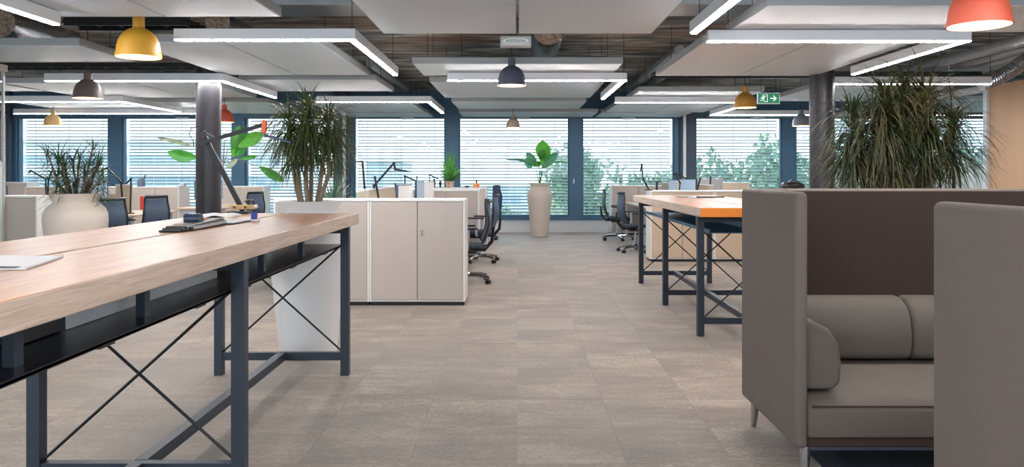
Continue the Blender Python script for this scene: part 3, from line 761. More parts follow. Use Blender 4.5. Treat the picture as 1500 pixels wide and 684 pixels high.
# booklet on right table
r = root('booklet', (2.05, 8.6, HT), 'open booklet with dark pen strip on the grey table', 'booklet')
link('page', B().box(1.95, 2.2, 8.55, 8.85, HT, HT+.006), 'paper', r); link('pen', B().bar((1.99, 8.5, HT+.012), (2.3, 8.5, HT+.012), .014), 'plastic_black', r)
tag(link('notebook', B().box(1.86, 2.0, 8.75, 9.0, HT, HT+.012), 'plastic_grey', origin=(1.93, 8.87, HT), bevel=.002), 'small grey notebook left of the open booklet', 'notebook')

# ------------------------------------------------------------------ sofas
def sofa(label, loc, rz, open_ext):
    W, D = 2.3, .80      # local: x 0..W, front at y=0 , back at y=D
    r = root('high_back_sofa', (0, 0, 0), label, 'sofa', 'high backed booth sofas')
    t = .055; z0, z1 = .15, 1.25
    link('side_panel', B().box(0, t, 0, D, z0, z1), 'sofa_shell', r, bevel=.02, seg=4)
    link('side_panel', B().box(W-t, W, 0, D, z0, z1), 'sofa_shell', r, bevel=.02, seg=4)
    link('back_panel', B().box(t*.7, W-t*.7, D-t, D, z0, z1), 'sofa_shell', r, bevel=.02, seg=4)
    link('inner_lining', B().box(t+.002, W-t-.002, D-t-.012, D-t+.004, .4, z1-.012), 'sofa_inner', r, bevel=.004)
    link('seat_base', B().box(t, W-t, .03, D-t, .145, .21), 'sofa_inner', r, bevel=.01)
    sw = (W-2*t)/2
    for i in range(2):
        a = t+i*sw+.003; b_ = a+sw-.006
        def prof(y0, y1): return [(y0, .19), (y0-.0, .30), (y0+.012, .325), (y0+.05, .352), (y0+.12, .37), (y0+.3, .385), (y1, .38), (y1, .19)]
        link('seat_cushion', B().prism(prof(.015, D-t-.02), 'x', a, b_), 'sofa_cushion', r, bevel=.012, seg=3)
        link('piping', B().bar((a+.02, .018, .327), (b_-.02, .018, .327), .006), 'sofa_inner', r)
    bw = (W-2*t)/3
    for i in range(3):
        a = t+i*bw+.002; b_ = a+bw-.004
        pr = [(D-t-.015, .39), (D-t-.16, .39), (D-t-.205, .42), (D-t-.215, .50), (D-t-.20, .60), (D-t-.16, .665), (D-t-.10, .695), (D-t-.015, .70)]
        link('back_cushion', B().prism(pr, 'x', a, b_), 'sofa_cushion', r, bevel=.025, seg=4)
    for s_, a in ((1, t), (-1, W-t)):
        pr = [(a, .385), (a+s_*.13, .385), (a+s_*.165, .41), (a+s_*.172, .5), (a+s_*.155, .59), (a+s_*.115, .65), (a+s_*.05, .685), (a, .69)]
        link('arm_cushion', B().prism(pr, 'y', .06, D-t-.22), 'sofa_cushion', r, bevel=.025, seg=4)
    for lx in (.06, W-.06):
        for ly in (.05, D-.06):
            sx = -1 if lx < 1 else 1; sy = -1 if ly < .3 else 1
            lx2 = lx
            link('leg', B().tube([(lx2, ly, .15), (lx2+sx*.008, ly+sy*.012, .0)], [.026, .013], 12), 'chrome', r, smooth=True)
    for ly in (.05, D-.06): link('leg_plate', B().box(.04, W-.04, ly-.02, ly+.02, .135, .148), 'chrome', r)
    return r
s1 = sofa('taupe high backed booth sofa with its open front toward the camera', None, 0, 0)
s1.location = (1.19, 3.27, .006*0)
s2 = copy_tree(s1, (1.19+2.3, 2.2, 0), PI, 'taupe high backed booth sofa at the right edge, only its side panel in view')
tag(link('rug', B().box(1.38, 3.6, 1.5, 3.72, .0005, .008), 'rug_navy', origin=(2.4, 2.8, 0)), 'dark navy rug under the booth sofas', 'rug')
# ------------------------------------------------------------------ cabinets, desks, screens
def cabinet(x0, x1, y0, label, H=1.07, D=.42, doors=2, key=True, front='beige_laminate', group='storage cabinets', handle=False):
    r = root('storage_cabinet', ((x0+x1)/2, y0+D/2, 0), label, 'cabinet', group)
    t = .019; b = B()
    b.box(x0, x0+t, y0, y0+D, .04, H-.022).box(x1-t, x1, y0, y0+D, .04, H-.022).box(x0+t, x1-t, y0+D-.01, y0+D, .04, H-.022).box(x0+t, x1-t, y0+.012, y0+D-.01, .04, .06)
    link('carcass', b, 'white_laminate', r)
    link('cabinet_top', B().box(x0-.001, x1+.001, y0-.004, y0+D+.002, H-.022, H), 'white_laminate', r, bevel=.002)
    link('plinth', B().box(x0+.01, x1-.01, y0+.03, y0+D-.02, 0, .04), 'plastic_black', r)
    wd = (x1-x0-2*t)/doors
    for i in range(doors):
        a = x0+t+i*wd
        d = link('door', B().box(a+.003, a+wd-.003, y0-.002, y0+.012, .063, H-.026), front, r, bevel=.0015)
        if key and i == doors-1:
            link('lock', B().tube([(a+.045, y0-.02, H-.32), (a+.045, y0, H-.32)], .012, 12).box(a+.04, a+.05, y0-.022, y0-.018, H-.37, H-.32), 'chrome', d)
        if handle: link('handle', B().box(a+wd-.09, a+wd-.02, y0-.018, y0-.002, H-.28, H-.265), 'plastic_black', d)
    return r
cabinet(-1.486, -.527, 7.68, 'pale two door cabinet with a key, end of the row beside the aisle')
cabinet(-2.45, -1.49, 7.68, 'pale cabinet behind the end of the oak table', key=False)
cabinet(-1.66, -.61, 12.1, 'pale cabinet behind the first office chairs left of the aisle', key=False)
cabinet(-1.80, -.56, 13.9, 'pale cabinet carrying the fern, farthest left of the aisle', key=False)
cabinet(2.0, 2.96, 11.5, 'pale maple cabinet at the aisle end behind the grey standing table', front='maple', handle=True, key=False)
cabinet(2.965, 3.93, 11.5, 'pale maple cabinet second from the aisle behind the grey standing table', front='maple', key=False)
cabinet(3.935, 4.9, 11.5, 'pale maple cabinet mostly hidden behind the sofa', front='maple', key=False)
cabinet(2.03, 3.2, 16.55, 'pale cabinet against the windows behind the right office chairs', key=False)
cabinet(-6.75, -5.57, 8.86, 'taupe fronted white cabinet beside the left glass screen', D=.36, key=False)
cabinet(-8.0, -6.6, 14.9, 'long pale cabinet left of the column, before the windows', D=.5, key=False, doors=3)
cabinet(-9.6, -8.02, 14.9, 'long pale cabinet behind the potted yucca', D=.5, key=False, doors=3)
cabinet(-6.55, -5.18, 15.6, 'pale cabinet right of the left column carrying the fig vase', D=.42, key=False, doors=3)
cabinet(-12.2, -10.2, 15.9, 'pale cabinet at the far left before the windows', D=.42, key=False, doors=4, H=1.15)

def desk(x0, x1, y0, y1, label, H=.73):
    r = root('office_desk', ((x0+x1)/2, (y0+y1)/2, 0), label, 'desk', 'pale office desks')
    link('desktop', B().box(x0, x1, y0, y1, H-.025, H), 'maple', r, bevel=.002)
    for yy in (y0+.05, y1-.1):
        link('leg_frame', B().box(x0+.05, x0+.1, yy, yy+.05, 0, H-.025).box(x1-.1, x1-.05, yy, yy+.05, 0, H-.025).box(x0+.1, x1-.1, yy, yy+.05, H-.075, H-.026).box(x0+.02, x0+.15, yy-.01, yy+.06, 0, .015), 'white_metal', r)
    link('modesty_rail', B().box((x0+x1)/2-.02, (x0+x1)/2+.02, y0+.1, y1-.15, H-.07, H-.027), 'white_metal', r)
def screen(x0, x1, y0, y1, label, z0=.55, z1=1.15, m='screen_fabric'):
    zf = 0 if z0 < .7 else z0-.004
    r = root('desk_screen', ((x0+x1)/2, (y0+y1)/2, z0), label, 'screen', 'fabric desk screens')
    link('fabric_panel', B().box(x0, x1, y0, y1, z0, z1-.015), m, r, bevel=.003)
    link('top_trim', B().box(x0-.003, x1+.003, y0-.003, y1+.003, z1-.015, z1), 'white_metal', r)
    if x1-x0 < y1-y0: f = [((x0+x1)/2, y0+.1), ((x0+x1)/2, y1-.1)]
    else: f = [(x0+.1, (y0+y1)/2), (x1-.1, (y0+y1)/2)]
    for a, c in f: link('foot', B().box(a-.02, a+.02, c-.02, c+.02, zf, z0), 'white_metal', r)
def monitor(x, y, rz, label, z=.73, W=.54, Hh=.33, tilt=0, front='monitor_screen', back='monitor_dark', lift=.14):
    r = root('monitor', (0, 0, 0), label, 'monitor', 'desk monitors')
    link('housing', B().box(-W/2, W/2, 0, .03, lift, lift+Hh), back, r, bevel=.006)
    link('display', B().box(-W/2+.012, W/2-.012, -.003, 0, lift+.014, lift+Hh-.012), front, r)
    link('stand', B().box(-.03, .03, .03, .05, .01, lift+.15), 'plastic_grey', r); link('foot', B().box(-.12, .12, -.06, .12, 0, .012), 'plastic_grey', r, bevel=.004)
    r.location = (x, y, z); r.rotation_euler = (0, 0, rz)
    return r
G = 'left of the aisle'
desk(-1.66, -.86, 8.25, 10.1, 'desk just behind the row of pale cabinets, beside the aisle'); desk(-1.66, -.86, 10.12, 11.95, 'second desk left of the aisle, before the fern cabinet')
desk(-2.6, -1.8, 8.25, 10.1, 'desk behind the cabinets on the side away from the aisle'); desk(-2.6, -1.8, 10.12, 11.95, 'second desk away from the aisle behind the cabinets')
screen(-1.76, -1.70, 8.75, 11.9, 'long fabric screen between the desks left of the aisle')
screen(-1.815, -1.765, 8.70, 8.74, 'narrow beige end screen behind the cabinet with the key', z1=1.14)
desk(2.25, 3.05, 12.0, 14.2, 'desk behind the maple cabinets beside the aisle'); desk(2.25, 3.05, 14.22, 16.4, 'desk beside the far right office chair')
desk(3.15, 3.95, 12.0, 14.2, 'desk behind the second maple cabinet'); desk(3.15, 3.95, 14.22, 16.4, 'desk by the windows behind the maple cabinets')
screen(3.07, 3.13, 12.2, 16.3, 'long fabric screen between the desks right of the aisle')
screen(2.72, 3.05, 13.0, 13.04, 'beige cross screen left of the leaning lamp arm behind the maple cabinets', z0=.735, z1=1.2)
screen(3.5, 3.95, 13.0, 13.04, 'beige cross screen nearest the sofa behind the maple cabinets', z0=.735, z1=1.18)
desk(-6.3, -5.5, 9.4, 10.9, 'desk just right of the large left pot'); desk(-6.3, -5.5, 10.92, 12.4, 'desk behind the chair with the red fabric')
desk(-7.3, -6.42, 9.4, 10.9, 'desk behind the large left pot'); desk(-7.3, -6.42, 10.92, 12.4, 'desk farther behind the large left pot')
screen(-6.39, -6.33, 9.4, 12.4, 'long fabric screen between the left bay desks', z1=1.02)
screen(-6.28, -6.04, 11.95, 12.0, 'upright beige screen right of the blue monitor in the left bay', z0=.735, z1=1.16)
desk(-5.9, -5.1, 13.2, 15.2, 'desk before the fig vase cabinet')
monitor(-6.28, 11.2, math.radians(25), 'pale blue monitor behind the large left pot', W=.5, Hh=.34)
monitor(-6.9, 10.0, math.radians(5), 'blue monitor behind the taupe cabinet at the left', W=.42, Hh=.3, back='back_blue')
monitor(-1.30, 8.85, math.radians(80), 'white faced monitor standing behind the cabinet with the key', W=.5, Hh=.34, lift=.13, front='paper')
monitor(-1.28, 10.1, math.radians(86), 'dark framed monitor deeper behind the cabinet with the key', W=.5, Hh=.34, lift=.16)
monitor(-1.3, 11.1, math.radians(75), 'pale monitor farthest along the desks left of the aisle', W=.5, Hh=.33, lift=.15, front='paper', back='plastic_grey')
monitor(2.8, 12.6, math.radians(-70), 'dark monitor behind the aisle end maple cabinet', W=.5, Hh=.33, lift=.18)
monitor(2.85, 13.6, math.radians(-60), 'pale monitor behind the maple cabinets', W=.5, Hh=.33, lift=.16)
monitor(3.4, 13.5, math.radians(200), 'grey backed monitor behind the maple cabinets', W=.5, Hh=.33, lift=.18, back='plastic_grey')
monitor(-5.65, 14.0, math.radians(40), 'monitor on the desk before the fig vase cabinet', W=.5)

# ------------------------------------------------------------------ office chairs
def chair_proto():
    r = root('office_chair', (0, 0, 0), 'office chair', 'chair', 'mesh office chairs')      # faces +y
    def back(u, v):   # u across, v up
        z = .50+v*.50; y = -.23-.05*v+.05*math.sin(v*PI*1.1)*-1+.03*(v > .8)*(v-.8)*5*-1; wx_ = .215-.03*v+.02*math.sin(v*PI)
        return ((u-.5)*2*wx_, y-.0+.05*(2*u-1)**2, z)
    link('backrest', B().grid(8, 10, back), 'back_blue', r, smooth=True, solid=.006)
    fr = B()
    for u in (0, 1): fr.tube([back(u, t/8) for t in range(9)], .014, 8)
    fr.tube([back(t/6, 1) for t in range(7)], [.02]*7, 8); fr.tube([back(t/6, 0) for t in range(7)], .014, 8)
    fr.tube([(0, -.05, .40), (0, -.22, .40), (0, -.31, .5), (0, -.33, .68)], [.022, .025, .022, .015], 8)
    link('back_frame', fr, 'plastic_black', r, smooth=True)
    def seat(u, v):
        return ((u-.5)*.48, -.2+v*.45, .47-.025*math.sin(u*PI)*(1-v)-.03*max(0, v-.7)*3)
    link('seat', B().grid(6, 6, seat), 'seat_fabric', r, smooth=True, solid=.045)
    link('mechanism', B().box(-.1, .1, -.12, .12, .36, .42), 'plastic_black', r, bevel=.015)
    for s_ in (-1, 1):
        a = link('armrest', B().box(s_*.27-.035, s_*.27+.035, -.12, .12, .66, .685), 'plastic_black', r, bevel=.01)
        link('arm_post', B().tube([(s_*.1, 0, .4), (s_*.25, 0, .42), (s_*.275, 0, .5), (s_*.27, -.01, .66)], [.015, .018, .018, .02], 8), 'plastic_grey', a, smooth=True)
    link('gas_column', B().lathe([(.032, .1), (.032, .24), (.02, .24), (.02, .37)], n=14), 'chrome', r, smooth=True)
    link('hub', B().lathe([(0, .07), (.05, .07), (.055, .11), (.035, .135)], n=14), 'chrome', r, smooth=True)
    for k_ in range(5):
        a = 2*PI*k_/5+PI/2; c, s_ = math.cos(a), math.sin(a)
        lg = link('star_leg', B().tube([(c*.04, s_*.04, .10), (c*.18, s_*.18, .095), (c*.31, s_*.31, .07)], [.024, .02, .014], 8), 'chrome', r, smooth=True)
        w_ = B()
        for o in (-1, 1):
            ox, oy = -s_*.016*o, c*.016*o
            w_.tube([(c*.31+ox*.4, s_*.31+oy*.4, .028), (c*.31+ox*1.6, s_*.31+oy*1.6, .028)], .028, 12)
        link('caster', w_, 'plastic_black', lg, smooth=True)
    return r
ch = chair_proto(); ch.location = (-.62, 9.33, 0); ch.rotation_euler = (0, 0, PI/2+.1); ch['label'] = 'mesh office chair nearest the camera, left of the aisle'
def cp(x, y, rz, lab): return copy_tree(ch, (x, y, 0), rz, lab)
cp(-.58, 11.5, PI/2-.1, 'second mesh office chair left of the aisle, behind the nearest one')
c3 = cp(-.68, 15.4, PI/2, 'office chair with the navy jacket, before the windows')
cp(1.99, 15.25, -PI/2-.1, 'office chair nearest the windows right of the aisle')
cp(2.0, 12.95, -PI/2+.12, 'nearer office chair right of the aisle beside the maple cabinet')
cr_ = cp(-5.42, 11.1, 1.15, 'office chair with red fabric showing, left bay desk')
cp(-5.42, 9.9, 1.1, 'office chair half hidden by the large left pot')
cp(-4.72, 13.2, 1.2, 'office chair right of the left column seen beneath the lamp arm')
cp(-2.95, 9.2, -PI/2+.2, 'office chair behind the pale cabinets away from the aisle')
q = Vector((-5.42, 11.12, .95))
tag(link('red_cloth', B().grid(4, 5, lambda u, v: (-5.295+.02*u, 10.74+.05*u, .82+.19*v)), 'red_fabric', origin=(-5.29, 10.76, .82), solid=.01), 'small red cloth over the back of the left bay chair', 'cloth')
# jacket over the third chair
def jk(u, v):
    a = 2*PI*u; ww = .10+.10*math.sin(min(1, v*1.15)*PI*.62)+.02*math.sin(a*5)*v
    hx = .075+.03*v
    return (-.42+hx*math.cos(a), 15.4+ww*1.15*math.sin(a), 1.07-.62*v+.02*math.sin(a*3))
jb = B().grid(28, 10, jk)
r = root('jacket', (-.42, 15.4, .45), 'navy jacket hung over the office chair before the windows', 'jacket')
link('jacket_body', jb, 'jacket', r, smooth=True)
link('shoulders', B().grid(28, 2, lambda u, v: (-.42+(.075*v)*math.cos(2*PI*u), 15.4+(.115*v)*math.sin(2*PI*u), 1.07+.03*(1-v)+.02*math.sin(6*PI*u)*v)), 'jacket', r, smooth=True)
for s_ in (-1, 1): link('sleeve', B().tube([(-.40, 15.4+s_*.16, 1.02), (-.36, 15.4+s_*.24, .85), (-.37, 15.4+s_*.24, .62)], [.05, .055, .045], 10), 'jacket', r, smooth=True)

# ------------------------------------------------------------------ pots and plants
def pot(x, y, label, m_='pot_white', slim=1.0, H=1.13):
    r = root('tall_pot', (x, y, 0), label, 'pot', 'tall white vase shaped pots')
    s_ = slim
    prof = [(0, 0), (.19, 0), (.205, .01), (.212, .1), (.235, .35), (.262, .6), (.288, .78), (.295, .86), (.288, .93), (.262, .985), (.225, 1.02), (.205, 1.04), (.21, 1.06), (.236, 1.12), (.24, H-.004), (.232, H),
            (.215, H-.004), (.19, 1.06), (.19, 1.04)]
    link('vessel', B().lathe([(a*s_, b_) for a, b_ in prof], (x, y, 0), 56), m_, r, smooth=True)
    link('soil', B().lathe([(0, 1.075), (.1, 1.07), (.195*s_, 1.06)], (x, y, 0), 24), 'soil', r)
    return r
P1 = ((445-758)*5.5/F, 5.62); P2_ = (-4.46, 7.72); P3 = ((790.5-758)*16.1/F, 16.1); P4 = (2.62, 5.25)
pot(*P1, 'white vase shaped pot with a drooping plant behind the oak table', 'pot_cool')
pot(*P2_, 'large cream vase shaped pot holding the yucca at the left')
pot(*P3, 'slim tall white vase at the end of the aisle', slim=.9)
pot(*P4, 'white pot of the big drooping plant hidden behind the sofa')

def blade(b, base, d, L, w_, g, rg, seg=7):
    p = Vector(base); d = d.normalized(); side = d.cross(Vector((0,0,1)))
    if side.length < .05: side = Vector((1,0,0))
    side.normalize(); vs = []
    for i in range(seg+1):
        t = i/seg; ww = w_*(.55+.9*t if t < .45 else (1-t)*1.72+.02)
        vs += [p-side*ww/2, p+side*ww/2]
        p = p+d*(L/seg); d = (d+Vector((0,0,-g*(.5+t)))).normalized()
    b.add(vs, [(2*i, 2*i+1, 2*i+3, 2*i+2) for i in range(seg)])
def dracaena(x, y, z0, heads, label, mat_, seed, cat='plant', trunk_r=.015, name='dragon_tree', group=None, wk=1., spread=.58):
    """heads: (dx, dy, height, leaves, length, gravity)"""
    rg = random.Random(seed)
    r = root(name, (x, y, z0), label, cat, group)
    fol = B()
    for dx, dy, h, nl, L, g in heads:
        top = Vector((x+dx, y+dy, h)); b0 = Vector((x+dx*.35, y+dy*.35, z0))
        mid = b0.lerp(top, .5)+Vector((rg.uniform(-.03, .03), rg.uniform(-.03, .03), 0))
        link('trunk', B().tube([b0, b0.lerp(mid, .5)+Vector((rg.uniform(-.01, .01), 0, 0)), mid, mid.lerp(top, .55)+Vector((rg.uniform(-.015, .015), 0, 0)), top], [trunk_r*1.25, trunk_r*1.1, trunk_r, trunk_r*.9, trunk_r*.7], 8), 'trunk', r, smooth=True)
        for i in range(nl):
            t = i/nl; az = i*2.39996+rg.uniform(-.3, .3); el = math.radians(rg.uniform(-38, 20)+52*t)
            d = Vector((math.cos(az)*math.cos(el), math.sin(az)*math.cos(el), math.sin(el)))
            base = top-Vector((0,0,(1-t)*spread*L))
            blade(fol, base, d, L*rg.uniform(.7, 1.12), wk*rg.uniform(.009, .015)*L/.40, g*rg.uniform(.6, 1.4), rg)
    o = link('foliage', fol, mat_, r); o['kind'] = 'stuff'
    return r
rg = random.Random(3)
heads = [(-.14, 0, 1.73, 267, .36, .42), (.02, -.08, 1.79, 291, .36, .42), (.14, .05, 1.75, 267, .36, .42), (.0, .12, 1.63, 206, .36, .4), (-.07, -.1, 1.55, 145, .34, .44), (.19, -.05, 1.57, 133, .32, .42)]
dracaena(P1[0], P1[1], 1.06, heads, 'bushy dragon tree with drooping narrow leaves behind the oak table', 'leaf_dark', 4, spread=.5)
heads = [(-.22, -.12, 1.74, 170, .40, .38), (.14, -.14, 1.82, 190, .40, .36), (.3, .12, 1.66, 150, .38, .38), (-.30, 0, 1.72, 371, .42, .34), (-.12, -.1, 1.86, 400, .42, .34), (.06, .0, 1.94, 429, .40, .40), (.22, .05, 1.88, 371, .42, .34), (.05, .2, 1.74, 257, .40, .36), (-.2, .12, 1.60, 286, .38, .4),
         (.36, -.05, 1.68, 328, .40, .34), (.28, .1, 1.38, 157, .32, .4), (-.34, -.08, 1.48, 214, .36, .42), (-.1, -.15, 1.54, 243, .36, .42), (.12, -.1, 1.62, 228, .38, .4)]
dracaena(P4[0]-.02, P4[1], 1.06, heads, 'very large drooping dragon tree behind the sofa on the right', 'leaf_dry', 9, trunk_r=.024, wk=.85, spread=.75)
rg = random.Random(8)
heads = [(-.26+.52*i/13+rg.uniform(-.03, .03), rg.uniform(-.14, .14), rg.uniform(1.36, 1.68)-(.12 if i in (0, 1, 12, 13) else 0), 85, rg.uniform(.2, .27), .10) for i in range(14)]
dracaena(P2_[0], P2_[1], 1.06, heads, 'small yucca with short spiky leaves in the left pot', 'leaf_yucca', 12, trunk_r=.011, name='yucca', wk=1.4, spread=1.3)

def big_leaf(parent, base, tip, w_, material, nrm=(0,-1,.3), sag=.08, fold=.15, name='leaf', ruffle=.0):
    base, tip = Vector(base), Vector(tip); L = (tip-base).length; d = (tip-base).normalized()
    n = Vector(nrm); s_ = d.cross(n).normalized(); n = s_.cross(d).normalized()
    def fn(u, v):
        ww = w_*(math.sin(min(1, u*.93+.05)*PI)**.75)*(.75+.35*u); t = v*2-1
        return base+d*L*u+s_*ww/2*t-n*abs(t)*ww*fold+n*sag*math.sin(u*PI)*L+n*ruffle*math.sin(u*22)*abs(t)
    link(name, B().grid(12, 6, fn), material, parent, smooth=True)
# aisle plant with large leaves
x, y = P3; r = root('fiddle_leaf_fig', (x, y, 1.06), 'plant with a few large bright leaves in the tall vase at the aisle end', 'plant')
c = Vector((x, y, 1.06)); T = lambda a, b_, dy=0: at(a, y+dy, py=b_)
for tip in (T(789, 238), T(792, 246, .05), T(785, 250, -.05), T(794, 250)): link('stem', B().tube([c, c.lerp(tip, .6)+Vector((.01, 0, 0)), tip], [.012, .009, .007], 6), 'leaf_fig', r, smooth=True)
for b_, t_, w_, m_, nn in ((T(796, 236, -.05), T(795, 206, -.02), .34, 'leaf_lime', (.1, -1, .3)), (T(793, 240), T(802, 214, .05), .26, 'leaf_lime', (-.3, -1, .2)), (T(787, 241, -.03), T(771, 224, -.08), .2, 'leaf_teal', (.2, -1, .5)),
                           (T(794, 246, -.04), T(816, 224, -.1), .22, 'leaf_teal', (-.3, -1, .3)), (T(792, 234, -.1), T(796, 219, -.15), .2, 'leaf_fig', (0, -1, .2)), (T(788, 244, -.05), T(769, 232, -.2), .15, 'leaf_teal', (.1, -1, .2)),
                           (T(790, 241, 0), T(740, 234, .1), .1, 'leaf_teal', (0, -.6, 1)), (T(800, 240), T(834, 238, .1), .08, 'leaf_teal', (0, -.6, 1)), (T(768, 235, -.05), T(779, 246, -.1), .14, 'leaf_teal', (0, -1, .2)),
                           (T(806, 232, -.05), T(797, 246, -.1), .13, 'leaf_teal', (0, -1, .2)), (T(785, 236, -.1), T(790, 244, -.15), .16, 'leaf_fig', (0, -1, .2))):
    big_leaf(r, b_, t_, w_, m_, nn)
# fig with long leaves around the left column
y = 15.75; T = lambda a, b_, dy=0: at(a, y+dy, py=b_)
vz = 1.07; vx = T(328, 272).x
r = root('glass_vase', (vx, y, vz), 'small pale vase holding the large fig leaves beside the left column', 'vase')
link('vessel', B().lathe([(0, 0), (.05, 0), (.065, .03), (.06, .08), (.03, .13), (.028, .17), (.036, .18)], (vx, y, vz), 20), 'plastic_grey', r, smooth=True)
r = root('cut_fig_branch', (vx, y, vz+.12), 'branch with large green leaves spreading around the left column', 'plant')
st = Vector((vx, y, vz+.1)); top = T(329, 205)
link('stem', B().tube([st, T(327, 240), top], [.014, .011, .008], 6), 'trunk', r, smooth=True)
for a in ((344, 236), (340, 220), (300, 228), (286, 212)): link('twig', B().tube([T(328, 240), T((328+a[0])/2, a[1]-3), T(*a)], [.01, .008, .006], 6), 'trunk', r, smooth=True)
for b_, t_, w_, m_, nn, sg in ((T(281, 214), T(230, 201), .18, 'leaf_pale', (0, -.5, 1), .05), (T(288, 231), T(246, 222), .30, 'leaf_fig', (0, -1, .7), -.03), (T(344, 226), T(352, 184), .34, 'leaf_fig', (.1, -1, .2), .05),
                               (T(345, 213), T(386, 196), .34, 'leaf_lime', (0, -1, .4), .05), (T(342, 230), T(345, 207), .2, 'leaf_lime', (0, -1, .1), .03), (T(347, 228), T(358, 212), .2, 'leaf_fig', (0, -1, .1), .03),
                               (T(350, 232), T(376, 229), .14, 'leaf_fig', (0, -1, .8), .02), (T(348, 233), T(331, 245), .16, 'leaf_pale', (0, -1, .6), .04), (T(380, 244), T(416, 266), .20, 'leaf_fig', (.2, -1, .4), .05)):
    big_leaf(r, b_, t_, w_, m_, nn, sag=sg)
link('twig', B().tube([T(345, 232), T(362, 238), T(381, 245)], .006, 6), 'trunk', r)
# fern and things on the far cabinet
y = 14.1; zc = 1.07
T = lambda a, b_, dy=0: at(a, y+dy, py=b_)
def small_pot(x, y, z, rr, h, m_, label, cat='pot', name='plant_pot'):
    return tag(link(name, B().lathe([(0, 0), (rr*.75, 0), (rr, h), (rr*.9, h), (rr*.85, h*.85), (0, h*.85)], (x, y, z), 20), m_, origin=(x, y, z), smooth=True), label, cat)
fx_ = T(659, 268).x
small_pot(fx_, y, zc, .09, .12, 'insulation', 'small clay pot of the fern on the far cabinet')
r = root('fern', (fx_, y, zc+.1), 'bright green fern on the cabinet left of the aisle', 'plant')
fb = B(); rg = random.Random(7)
for i in range(150):
    az = rg.uniform(0, 2*PI); el = math.radians(rg.uniform(25, 88)); d = Vector((math.cos(az)*math.cos(el), math.sin(az)*math.cos(el), math.sin(el)))
    blade(fb, (fx_, y, zc+.1), d, rg.uniform(.28, .62), .026, .12, rg)
o = link('fronds', fb, 'leaf_fern', r); o['kind'] = 'stuff'
bx_ = T(698, 268).x
r = root('amber_jar', (bx_, y, zc), 'amber jar with a dark pump top on the far cabinet', 'jar')
link('jar_body', B().lathe([(0, 0), (.055, 0), (.055, .07), (.03, .085), (0, .085)], (bx_, y, zc), 20), 'amber', r, smooth=True); link('pump', B().lathe([(0, .085), (.014, .085), (.014, .13), (.025, .135), (0, .15)], (bx_, y, zc), 12), 'plastic_black', r)
dx_ = T(684, 268).x
tag(link('dish', B().lathe([(0, 0), (.03, 0), (.055, .03), (.05, .03), (.025, .008), (0, .008)], (dx_, y, zc), 20), 'plastic_black', origin=(dx_, y, zc), smooth=True), 'small dark dish beside the amber jar', 'dish')
for i, (px, h_, kd) in enumerate(((636, .16, 'left'), (645, .13, 'middle'))):
    xx = T(px, 268).x; tag(link('desk_figure', B().lathe([(0, 0), (.03, 0), (.02, .03), (.035, .08), (.015, h_*.8), (.02, h_), (0, h_+.01)], (xx, y, zc), 12), 'plastic_black', origin=(xx, y, zc), smooth=True), 'small dark ornament %s of the fern on the far cabinet' % ('far left' if i == 0 else 'just left'), 'ornament')
# agave and snake plant behind the cabinets
y = 8.55; T = lambda a, b_, dy=0: at(a, y+dy, py=b_)
for i, (px, hh, lab) in enumerate(((486, .33, 'tall spiky snake plant behind the pale cabinets'), (506, .15, 'low grey green agave behind the pale cabinets'))):
    xx = T(px, 268).x
    small_pot(xx, y+.1*i, .73, .10, .27, 'pot_white', 'white planter hidden behind the pale cabinets, %s' % ('left' if i == 0 else 'right'))
    r = root('snake_plant' if i == 0 else 'agave', (xx, y+.1*i, .97), lab, 'plant'); fb = B(); rg = random.Random(20+i)
    for q in range(34):
        az = rg.uniform(0, 2*PI); el = math.radians(rg.uniform(35, 85) if i == 0 else rg.uniform(10, 60)); d = Vector((math.cos(az)*math.cos(el), math.sin(az)*math.cos(el), math.sin(el)))
        blade(fb, (xx, y+.1*i, .97), d, rg.uniform(.7, 1.15)*hh*1.15, .03, .06, rg)
    o = link('leaf_rosette', fb, 'leaf_agave', r); o['kind'] = 'stuff'
# dark bag on right cabinet
bx = at(1161, 11.7, py=268).x
r = root('dark_bag', (bx, 11.7, 1.07), 'dark folded bag on top of the maple cabinets behind the sofa', 'bag')
link('bag_body', B().grid(16, 8, lambda u, v: (bx+.19*math.cos(2*PI*u)*math.sin(PI*v), 11.7+.12*math.sin(2*PI*u)*math.sin(PI*v), 1.14-.068*math.cos(PI*v)+.012*math.sin(u*18)*math.sin(PI*v))), 'plastic_black', r, smooth=True)
link('bag_handle', B().tube([(bx-.08, 11.65, 1.19), (bx-.04, 11.65, 1.225), (bx+.04, 11.65, 1.225), (bx+.08, 11.65, 1.19)], .008, 6), 'chrome', r)

# ------------------------------------------------------------------ folding desk lamps
def L2(pts, Y, label, zb, thick=.02, head=True, headlen=.16, hm='black_metal'):
    P = [at(a, Y, py=b_) for a, b_ in pts]; P[0].z = max(P[0].z, zb+.02)
    arm_lamp('folding_lamp', P, label, thick, head, bz=zb, headlen=headlen, head_mat=hm)
L2([(536, 298), (531, 236)], 8.9, 'upright lamp arm with a short cross head behind the pale cabinets', .73, .022, True, .07)
L2([(556, 298), (549, 258)], 9.0, 'short leaning lamp arm behind the pale cabinets', .73, .022, False)
L2([(547, 300), (548, 272), (577, 239), (579, 248), (596, 251)], 9.1, 'bent lamp arm with a reddish joint behind the pale cabinets', .73, .018, True, .03)
L2([(582, 292), (579, 268)], 9.4, 'stub of a lamp arm left of the white monitor', .73, .02, False)
L2([(594, 290), (593, 258), (610, 265)], 10.6, 'thin folding lamp right of the white monitor', .73, .016, True, .05)
L2([(609, 285), (611, 257)], 11.0, 'short upright lamp arm before the fern', .73, .016, False)
L2([(630, 292), (629, 256), (642, 262)], 11.7, 'thin lamp pole before the fern cabinet', .73, .014, True, .1)
